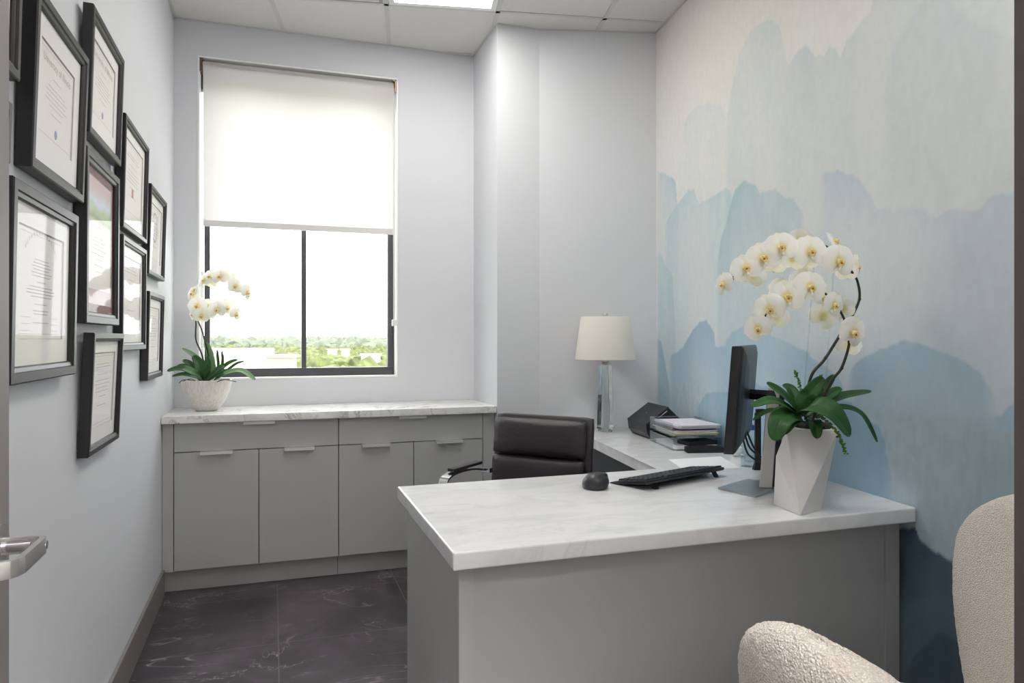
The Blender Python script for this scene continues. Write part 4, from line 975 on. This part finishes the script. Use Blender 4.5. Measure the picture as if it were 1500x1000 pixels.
FL = [  # px, py, dd, yaw, pitch, roll, scale
 (1060, 416, -.03, -1.15, .0, .2, .80), (1093, 392, -.03, -.35, .15, .35, 1.0), (1118, 377, -.04, -.25, .1, .3, 1.08), (1144, 362, -.05, -.2, .15, .2, 1.05),
 (1187, 368, -.05, .0, .1, .05, 1.10), (1229, 382, -.05, .15, .0, -.15, 1.12), (1222, 353, .04, .9, .5, .3, .8), (1172, 352, .06, 2.6, .3, .2, .85), (1254, 390, .05, 1.4, -.1, -.3, .85),
 (1103, 404, .04, 2.9, -.3, .4, .85), (1160, 381, .05, 3.0, -.3, .2, .85), (1135, 388, .05, 2.7, -.4, .2, .8), (1182, 384, .06, 2.9, -.4, .0, .7), (1240, 398, .03, 2.8, -.2, .0, .7),
 (1110, 481, -.06, -.55, -.25, .5, .88), (1127, 452, -.06, -.3, -.1, .35, 1.0), (1153, 434, -.06, -.15, .05, .15, 1.12), (1187, 420, -.06, .1, .1, -.1, 1.08), (1222, 446, -.05, .45, -.1, -.4, .85),
 (1250, 486, -.05, .35, -.15, -.35, 1.05), (1176, 412, .03, 2.8, .3, .2, .9), (1138, 466, .03, 2.7, -.3, .3, .8), (1206, 462, .02, 2.9, .1, .5, .95), (1236, 452, .04, 2.4, .1, -.3, .75), (1243, 505, .04, 2.8, -.3, .3, .8), (1143, 422, .05, 2.9, .2, .2, .75), (1208, 436, .02, .3, .1, -.5, .8)]
for k, (x, y, dd, ya, pi_, ro, sc_) in enumerate(FL): flower(big, at(x, y, D + dd), ya, pi_, ro, sc_, k)
MB().ball(at(1073, 407, D), .006, (1, 1, 1.5), 8).build('bud', M['catkin'], big, world=True, smooth=60)

# ---- small orchid in bowl
bc = ld((303 - 750) / F * 3.90, 3.90, .915)
sml = thing('potted_orchid', 'white orchid in a round streaked bowl on the window credenza', 'potted orchid', bc[:])
MB().lathe([(.050, .0006), (.056, .003), (.070, .018), (.098, .060), (.118, .105), (.128, .150), (.129, .166), (.125, .168), (.121, .160), (.110, .105), (.085, .050), (.0, .045)], n=48, cap=False).build('bowl', M['bowl'], sml, smooth=50)
q = MB(); q.lathe([(.119, .145), (.09, .153), (.0005, .158)], n=24, cap=False)
for k in range(40): a = rr.uniform(0, 2 * PI); R_ = rr.uniform(0, .1); q.ball((R_ * math.cos(a), R_ * math.sin(a), .156), rr.uniform(.005, .011), (1, 1.5, .6), 6)
q.build('moss', M['soil'], sml)
D2 = 3.90
def S3(*p): return [at(x, y, D2 + dd) for x, y, dd in p]
def sf(pts, w_, fold=.25, m_='leaf', side=None): leaf(sml, S3(*pts), w_, M[m_], fold, side=side)
sf([(300, 556, -.02), (285, 546, -.06), (265, 539, -.09), (245, 543, -.11)], .022, .15)
sf([(298, 558, -.04), (285, 551, -.08), (268, 548, -.10), (252, 551, -.12)], .014, .2)
sf([(302, 552, .03), (296, 533, .04), (283, 520, .05), (267, 510, .06)], .014, .3, 'leafpale')
sf([(312, 552, .0), (310, 530, .0), (306, 515, .0), (302, 501, -.01)], .020, .25, 'leafpale', side=ld(1, 0, 0))
sf([(318, 552, .03), (320, 535, .04), (319, 522, .05), (318, 512, .05)], .007, .3, side=ld(1, 0, 0))
sf([(322, 552, .04), (325, 538, .05), (326, 525, .05), (325, 514, .05)], .007, .3, side=ld(1, 0, 0))
sf([(315, 552, .02), (325, 540, .04), (337, 531, .05), (348, 527, .06)], .015, .3)
sf([(320, 554, .02), (333, 543, .03), (346, 533, .04), (358, 529, .05)], .010, .3)
sf([(314, 556, -.04), (335, 545, -.07), (355, 543, -.09), (374, 556, -.10)], .017, .2, 'leafpale')
sf([(300, 556, .0), (294, 542, -.01), (290, 530, .0), (283, 521, .01)], .024, .25)
sf([(296, 556, .0), (287, 545, .0), (278, 533, .01), (268, 527, .02)], .018, .25)
sf([(296, 558, .03), (284, 546, .04), (272, 536, .05), (260, 535, .06)], .014, .25)
sf([(300, 558, -.06), (303, 545, -.07), (306, 533, -.06), (303, 522, -.04)], .016, .25, side=ld(1, 0, 0))
sf([(300, 558, -.07), (312, 548, -.10), (322, 539, -.11), (328, 536, -.10)], .022, .25)
sf([(304, 558, -.03), (320, 549, -.05), (333, 545, -.05), (342, 541, -.04)], .016, .3)
sf([(298, 556, -.05), (296, 545, -.07), (300, 535, -.07), (303, 527, -.06)], .013, .3, side=ld(1, 0, 0))
for a, b, c_ in (((290, 559), (270, 556), (262, 561)), ((318, 559), (330, 556), (346, 559)), ((290, 560), (280, 555), (268, 558))):
    MB().tube(smoothpath(S3((*a, -.1), (*b, -.12), (*c_, -.13)), 5), .0022, 6).build('aerial_root', M['stem'], sml, world=True)
stem(sml, S3((304, 556, .0), (296, 520, .0), (287, 497, .0), (287, 472, .0), (284, 450, .03), (285, 430, .04), (298, 415, .05), (321, 408, .05), (343, 413, .04), (358, 424, .02), (364, 434, .0)), .0046, .002)
stem(sml, S3((308, 556, .0), (305, 520, -.01), (296, 485, -.02), (290, 470, -.02), (284, 455, -.03), (300, 450, .02), (322, 449, .02), (338, 455, .0), (346, 464, -.02)), .0046, .002)
for a, b in (((313, 552), (321, 400)), ((293, 552), (293, 420))): MB().tube(S3((*a, .02), (*b, .02)), .0016, 6).build('clear_stake', M['acrylic'], sml, world=True)
FS = [(283, 430, .0, -.5, .2, .2, 1.0), (330, 404, .0, .1, .3, -.1, .95), (308, 405, .0, -.2, .3, .1, .95), (353, 421, .0, .5, .1, -.3, .95), (283, 460, .0, -.6, -.1, .1, .8), (326, 449, .0, .2, .1, -.1, .95), (322, 405, -.02, .1, .2, .0, .95), (299, 411, .0, -.3, .3, .1, .8), (288, 424, .01, -.9, .2, .3, .85), (311, 412, .03, 2.8, .1, .1, .85), (343, 410, .03, 2.7, .2, -.2, .9), (345, 419, -.03, .2, .0, -.2, .9), (362, 428, -.01, 1.25, -.1, -.5, .9),
 (283, 437, .03, -1.2, .1, .3, .9), (289, 448, -.04, .1, .0, .1, 1.05), (295, 462, -.05, .4, -.2, -.1, .9), (281, 452, .02, -1.3, -.1, .2, .9), (305, 448, .02, 2.8, .0, .2, .85), (318, 453, -.05, .1, .0, .0, 1.0), (333, 451, -.03, .5, .0, -.2, .9), (346, 460, -.04, .9, -.3, -.4, .75), (309, 458, .02, 2.9, -.1, .2, .8)]
for k, (x, y, dd, ya, pi_, ro, sc_) in enumerate(FS): flower(sml, at(x, y, D2 + dd), ya, pi_, ro, sc_, k)

# ================================================================ EXECUTIVE CHAIR
cL, cR = ld(-.094, 3.30), ld(.333, 3.06); cdx = (cR - cL); CW = cdx.length; crot = math.atan2(cdx.y, cdx.x); cm = (cL + cR) / 2
fw = Vector((cdx.y, -cdx.x, 0)).normalized()      # towards the desk (front of the chair)
ech = thing('office_chair', 'black leather office chair with chrome arms behind the marble desk', 'office chair', (cm + fw * .22)[:2] + (0,), (0, 0, crot))
# local: +x to photo right, -y = front (towards camera), backrest at y=+.22
def cushion(x0, x1, y0, y1, z0, z1, bul, r, nx=18, nz=12, fnp=None):
    """pillow: rounded box with a bulged -y face"""
    q = MB(); q.box(x0, x1, y0, y1, z0, z1)
    bmesh.ops.subdivide_edges(q.bm, edges=q.bm.edges[:], cuts=10, use_grid_fill=True)
    cx_, cz_, cy2 = (x0 + x1) / 2, (z0 + z1) / 2, (y0 + y1) / 2; hx, hz_, hy_ = (x1 - x0) / 2, (z1 - z0) / 2, (y1 - y0) / 2
    for v_ in q.bm.verts:
        p = v_.co; a, b, c_ = (p.x - cx_), (p.y - cy2), (p.z - cz_)
        ia, ib, ic = max(-hx + r, min(hx - r, a)), max(-hy_ + r, min(hy_ - r, b)), max(-hz_ + r, min(hz_ - r, c_))
        d_ = Vector((a - ia, b - ib, c_ - ic))
        if d_.length > 1e-9: d_ = d_.normalized() * r
        k = (1 - (a / hx) ** 4) * (1 - (c_ / hz_) ** 4)
        p.x, p.y, p.z = cx_ + ia + d_.x, cy2 + ib + d_.y + (-bul * k if b < 0 else 0), cz_ + ic + d_.z
        if fnp: v_.co = fnp(v_.co)
    return q
tb = lambda p: Vector((p.x, p.y + (p.z - .5) * .12 + .0, p.z))      # backrest lean
hw = CW / 2
zt3 = .962
cushion(-hw, hw, .205, .235, .46, zt3, 0, .014, fnp=tb).build('back_shell', M['leather'], ech, smooth=70)
def crease(fn_seed):
    rr = random.Random(fn_seed)
    def f_(p):
        p = tb(p); p.y += .0055 * math.sin(p.x * 55 + p.z * 40 + math.sin(p.z * 70)) * max(0, abs(p.x) / hw - .45); return p
    return f_
for z0_, z1_ in ((.785, zt3 - .014), (.625, .782), (.475, .622)):
    cushion(-hw + .012, hw - .022, .165, .203, z0_, z1_, .018, .016, fnp=crease(1)).build('back_cushion', M['leather'], ech, smooth=70)
cushion(-.235, .235, -.26, .19, .395, .43, 0, .015).build('seat_shell', M['leather'], ech, smooth=70)
for y0_, y1_ in ((-.255, -.11), (-.107, .04), (.043, .185)):
    q = cushion(-.225, .225, y0_, y1_, .431, .478, 0, .02); q.build('seat_cushion', M['leather'], ech, smooth=70)
for s_ in (-1, 1):
    x = s_ * .282
    def strip(pts, wdt=.022, tkk=.008, x=x):
        q = MB(); pa = smoothpath(pts, 6); R_ = []
        for i, p in enumerate(pa):
            t_ = (pa[min(i + 1, len(pa) - 1)] - pa[max(i - 1, 0)]).normalized(); nn2 = Vector((0, -t_.z, t_.y)) * tkk / 2
            R_.append([p + nn2 + Vector((-wdt, 0, 0)), p + nn2 + Vector((wdt, 0, 0)), p - nn2 + Vector((wdt, 0, 0)), p - nn2 + Vector((-wdt, 0, 0))])
        q.loft(R_); return q
    strip([(x, .21, .70), (x, .10, .722), (x, .0, .728), (x, -.075, .722), (x, -.115, .700), (x, -.12, .64), (x, -.11, .50), (x, -.12, .385), (x, .05, .382), (x, .16, .40)]).build('armrest', M['chrome'], ech, smooth=40)
    MB().box(x - .019, x + .019, -.06, .17, .7335, .748).build('arm_pad', M['leather'], ech, bev=.006)
    MB().box(min(x, s_ * .24), max(x, s_ * .24), .195, .225, .69, .712).build('arm_bracket', M['chrome'], ech, bev=.002)
MB().box(-.282, .282, -.02, .02, .374, .3935).build('cross_bar', M['chrome'], ech, bev=.003)
MB().lathe([(.025, .09), (.025, .25), (.016, .25), (.016, .373)], n=24).build('gas_lift', M['chrome'], ech, smooth=40)
for k in range(5):
    a = k * 2 * PI / 5 + .3
    q = MB(); q.tube([(0, 0, .10), (.15 * math.cos(a), .15 * math.sin(a), .095), (.29 * math.cos(a), .29 * math.sin(a), .075)], lambda t: .020 - .007 * t, 10); lg = q.build('leg', M['chrome'], ech, smooth=60)
    q = MB(); c_ = Vector((.29 * math.cos(a), .29 * math.sin(a), .028)); tgt = Vector((-math.sin(a), math.cos(a), 0)) * .02
    for g_ in (-1, 1): q.tube([c_ + tgt * (.5 * g_) , c_ + tgt * (1.2 * g_)], .027, 20)
    q.tube([c_, c_ + Vector((0, 0, .045))], .006, 8); q.build('caster', M['blackmat'], lg)

# ================================================================ BOUCLE CHAIRS
def boucle_chair(label, loc, rotz):
    root = thing('boucle_chair', label, 'armchair', loc, (0, 0, rotz), group='cream boucle guest chairs')
    # local +y = facing direction; back panel at y<0, curved about the sitter
    zT, zB = BZT, .40
    def outline(t):                               # half width by height fraction
        return (.235 if t > .7 else .235) * (.48 + .52 * math.sin(min(t, .70) / .70 * PI / 2)) * (1 if t < .70 else max(0, 1 - ((t - .70) / .30) ** 2.0) ** .5)
    nu, nv = 56, 64; q = MB(); TK = .085
    outer, inner = [], []
    fr = []
    for j in range(nv + 1):
        t = 1 - (1 - j / nv) ** 1.6 if j / nv > 0 else 0
        hwid = max(outline(t), .004); z = zB + (zT - zB) * t
        rows_o, rows_i = [], []
        for i in range(nu + 1):
            s_ = math.sin(PI / 2 * (-1 + 2 * i / nu)); x = s_ * hwid
            ybase = -.27 - (z - zB) * .17 + (x * x) * .8
            edge = max(0, 1 - s_ ** 4) ** .5 * max(0, 1 - max(0, (t - .80) / .20) ** 3.2) ** .5
            tk_ = TK * .5 * edge
            rows_o.append((x, ybase - tk_, z)); rows_i.append((x, ybase + tk_, z))
        outer.append(rows_o); inner.append(rows_i)
    R_ = [o_ + i_[::-1] for o_, i_ in zip(outer, inner)]
    q.loft(R_, cap=True)
    bmesh.ops.remove_doubles(q.bm, verts=q.bm.verts, dist=1e-5)
    rr = random.Random(2)
    q.bm.normal_update()
    for v_ in q.bm.verts: v_.co += v_.normal * rr.uniform(-.0011, .0011)
    q.build('backrest', M['boucle'], root, smooth=80)
    q = MB(); superball(q, (0, .0, .37), (.27, .28, .075), .55, 48, 24); q.build('seat', M['boucle'], root, smooth=80)
    for sx_ in (-1, 1):
        for sy_ in (-1, 1):
            MB().tube([(sx_ * .17, sy_ * .18, .31), (sx_ * .20, sy_ * .22, .001)], lambda t: .018 - .006 * t, 12).build('leg', mat('dark_wood_leg', '#3b2a20', .4), root, smooth=60)
BZT = .955
def seat_at(px, py, d, deg):                     # place a chair by the top of its back
    t_ = at(px, py, d); a = math.radians(deg); return (t_.x - math.sin(a) * .364, t_.y + math.cos(a) * .364, 0), a
boucle_chair('cream boucle chair in front of the desk, only the top of its back visible', *seat_at(1209, 915, .835, -90))
boucle_chair('cream boucle chair with its back to the mural wall, cut by the door frame', *seat_at(1546, 727, 1.60, 71))

# ================================================================ OUTDOORS
GZ = -16.0
struct('ground', MB().box(-1600, 1600, 30, 3000, GZ - 1, GZ), M['ground'])
BLD = []
def blobs(name, n, d0, d1, l0, l1, rmin, rmax, m, seed, pw_=1.0):
    rr = random.Random(seed); ico = bmesh.new(); bmesh.ops.create_icosphere(ico, subdivisions=2, radius=1)
    V0 = np.array([v_.co[:] for v_ in ico.verts]); F0 = np.array([[v_.index for v_ in f_.verts] for f_ in ico.faces]); ico.free()
    VV, FF = [], []; rn = np.random.RandomState(seed)
    for k in range(n):
        d = d0 + (d1 - d0) * rr.random() ** pw_; l_ = rr.uniform(l0, l1) * d; r_ = rr.uniform(rmin, rmax); hgt = rr.uniform(.8, 1.3)
        c_ = ld(l_, d, GZ + r_ * hgt * .7)
        if any(abs(l_ - bl_) < bw_ + r_ * 1.6 and bd_ - r_ * 1.6 < d < bd_ + bp_ + r_ * 1.6 for bl_, bw_, bd_, bp_ in BLD): continue
        j = 1 + .22 * (rn.rand(len(V0), 1) - .5) * 2
        VV.append(V0 * j * np.array([r_, r_, r_ * hgt]) + np.array(c_[:])); FF.append(F0 + (len(VV) - 1) * len(V0))
    me = bpy.data.meshes.new(name); me.from_pydata(np.vstack(VV).tolist(), [], np.vstack(FF).tolist()); me.materials.append(m)
    o = bpy.data.objects.new(name, me); COL.objects.link(o); return o
def building(label, px0, px1, ptop, pbot, d, dep, m, roof=.5):
    BLD.append((((px0 + px1) / 2 - 750) / F * d, (px1 - px0) / 2 / F * d, d, dep))
    a = at(px0, ptop, d); b = at(px1, ptop, d); zt_ = a.z; c_ = (a + b) / 2; rot = math.atan2((b - a).y, (b - a).x); w_ = (b - a).length
    root = thing('building', label, 'building', (c_.x, c_.y, GZ), (0, 0, rot), group='low buildings seen through the window')
    MB().box(-w_ / 2, w_ / 2, 0, dep, 0, zt_ - GZ - roof).build('walls', m, root)
    MB().box(-w_ / 2 - .4, w_ / 2 + .4, -.4, dep + .4, zt_ - GZ - roof, zt_ - GZ).build('roof', M['roofw'], root)
building('large flat white-roofed building outside, left of the window mullion', 240, 384, 510, 540, 130, 5, M['render'], 1.2)
building('beige low building outside, just left of the window mullion', 390, 427, 519, 540, 127, 3, M['beige'])
building('small white building among the trees, in the middle right pane', 480, 491, 511, 517, 330, 4, M['render'])
building('small white shed among the trees, second in the right pane', 500, 509, 511, 517, 300, 4, M['render'])
building('long white building among the trees, near the right window stile', 529, 553, 518, 525, 230, 5, M['render'])

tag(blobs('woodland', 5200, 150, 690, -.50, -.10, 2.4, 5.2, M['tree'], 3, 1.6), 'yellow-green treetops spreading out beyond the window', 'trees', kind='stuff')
tag(blobs('distant_woodland', 5000, 730, 2400, -.50, -.10, 5, 9.2, M['hazetree'], 4, 1.2), 'far woodland tinted paler for haze along the horizon outside the window', 'trees', kind='stuff')

# ================================================================ LIGHT
wd = bpy.data.worlds.new('sky'); scene.world = wd; wd.use_nodes = True
bg = wd.node_tree.nodes['Background']; bg.inputs[0].default_value = (0.985, 0.99, 1.0, 1); bg.inputs[1].default_value = 4.6

cam = bpy.data.cameras.new('camera'); co_ = bpy.data.objects.new('camera', cam); COL.objects.link(co_)
cam.sensor_width = 36; cam.lens = 36 * F / 1500; cam.shift_y = -5 / 1500; cam.clip_start = .02; cam.clip_end = 6000
co_.location = (0, 0, CZ); co_.rotation_euler = (PI / 2, 0, -TH); scene.camera = co_
vs = scene.view_settings; vs.view_transform = 'Standard'; vs.look = 'None'; vs.gamma = 1; vs.use_curve_mapping = False; vs.exposure = 0.45
scene.cycles.max_bounces = 10; scene.cycles.transparent_max_bounces = 24; scene.cycles.diffuse_bounces = 6
scene.cycles.use_denoising = True; scene.cycles.sample_clamp_indirect = 8
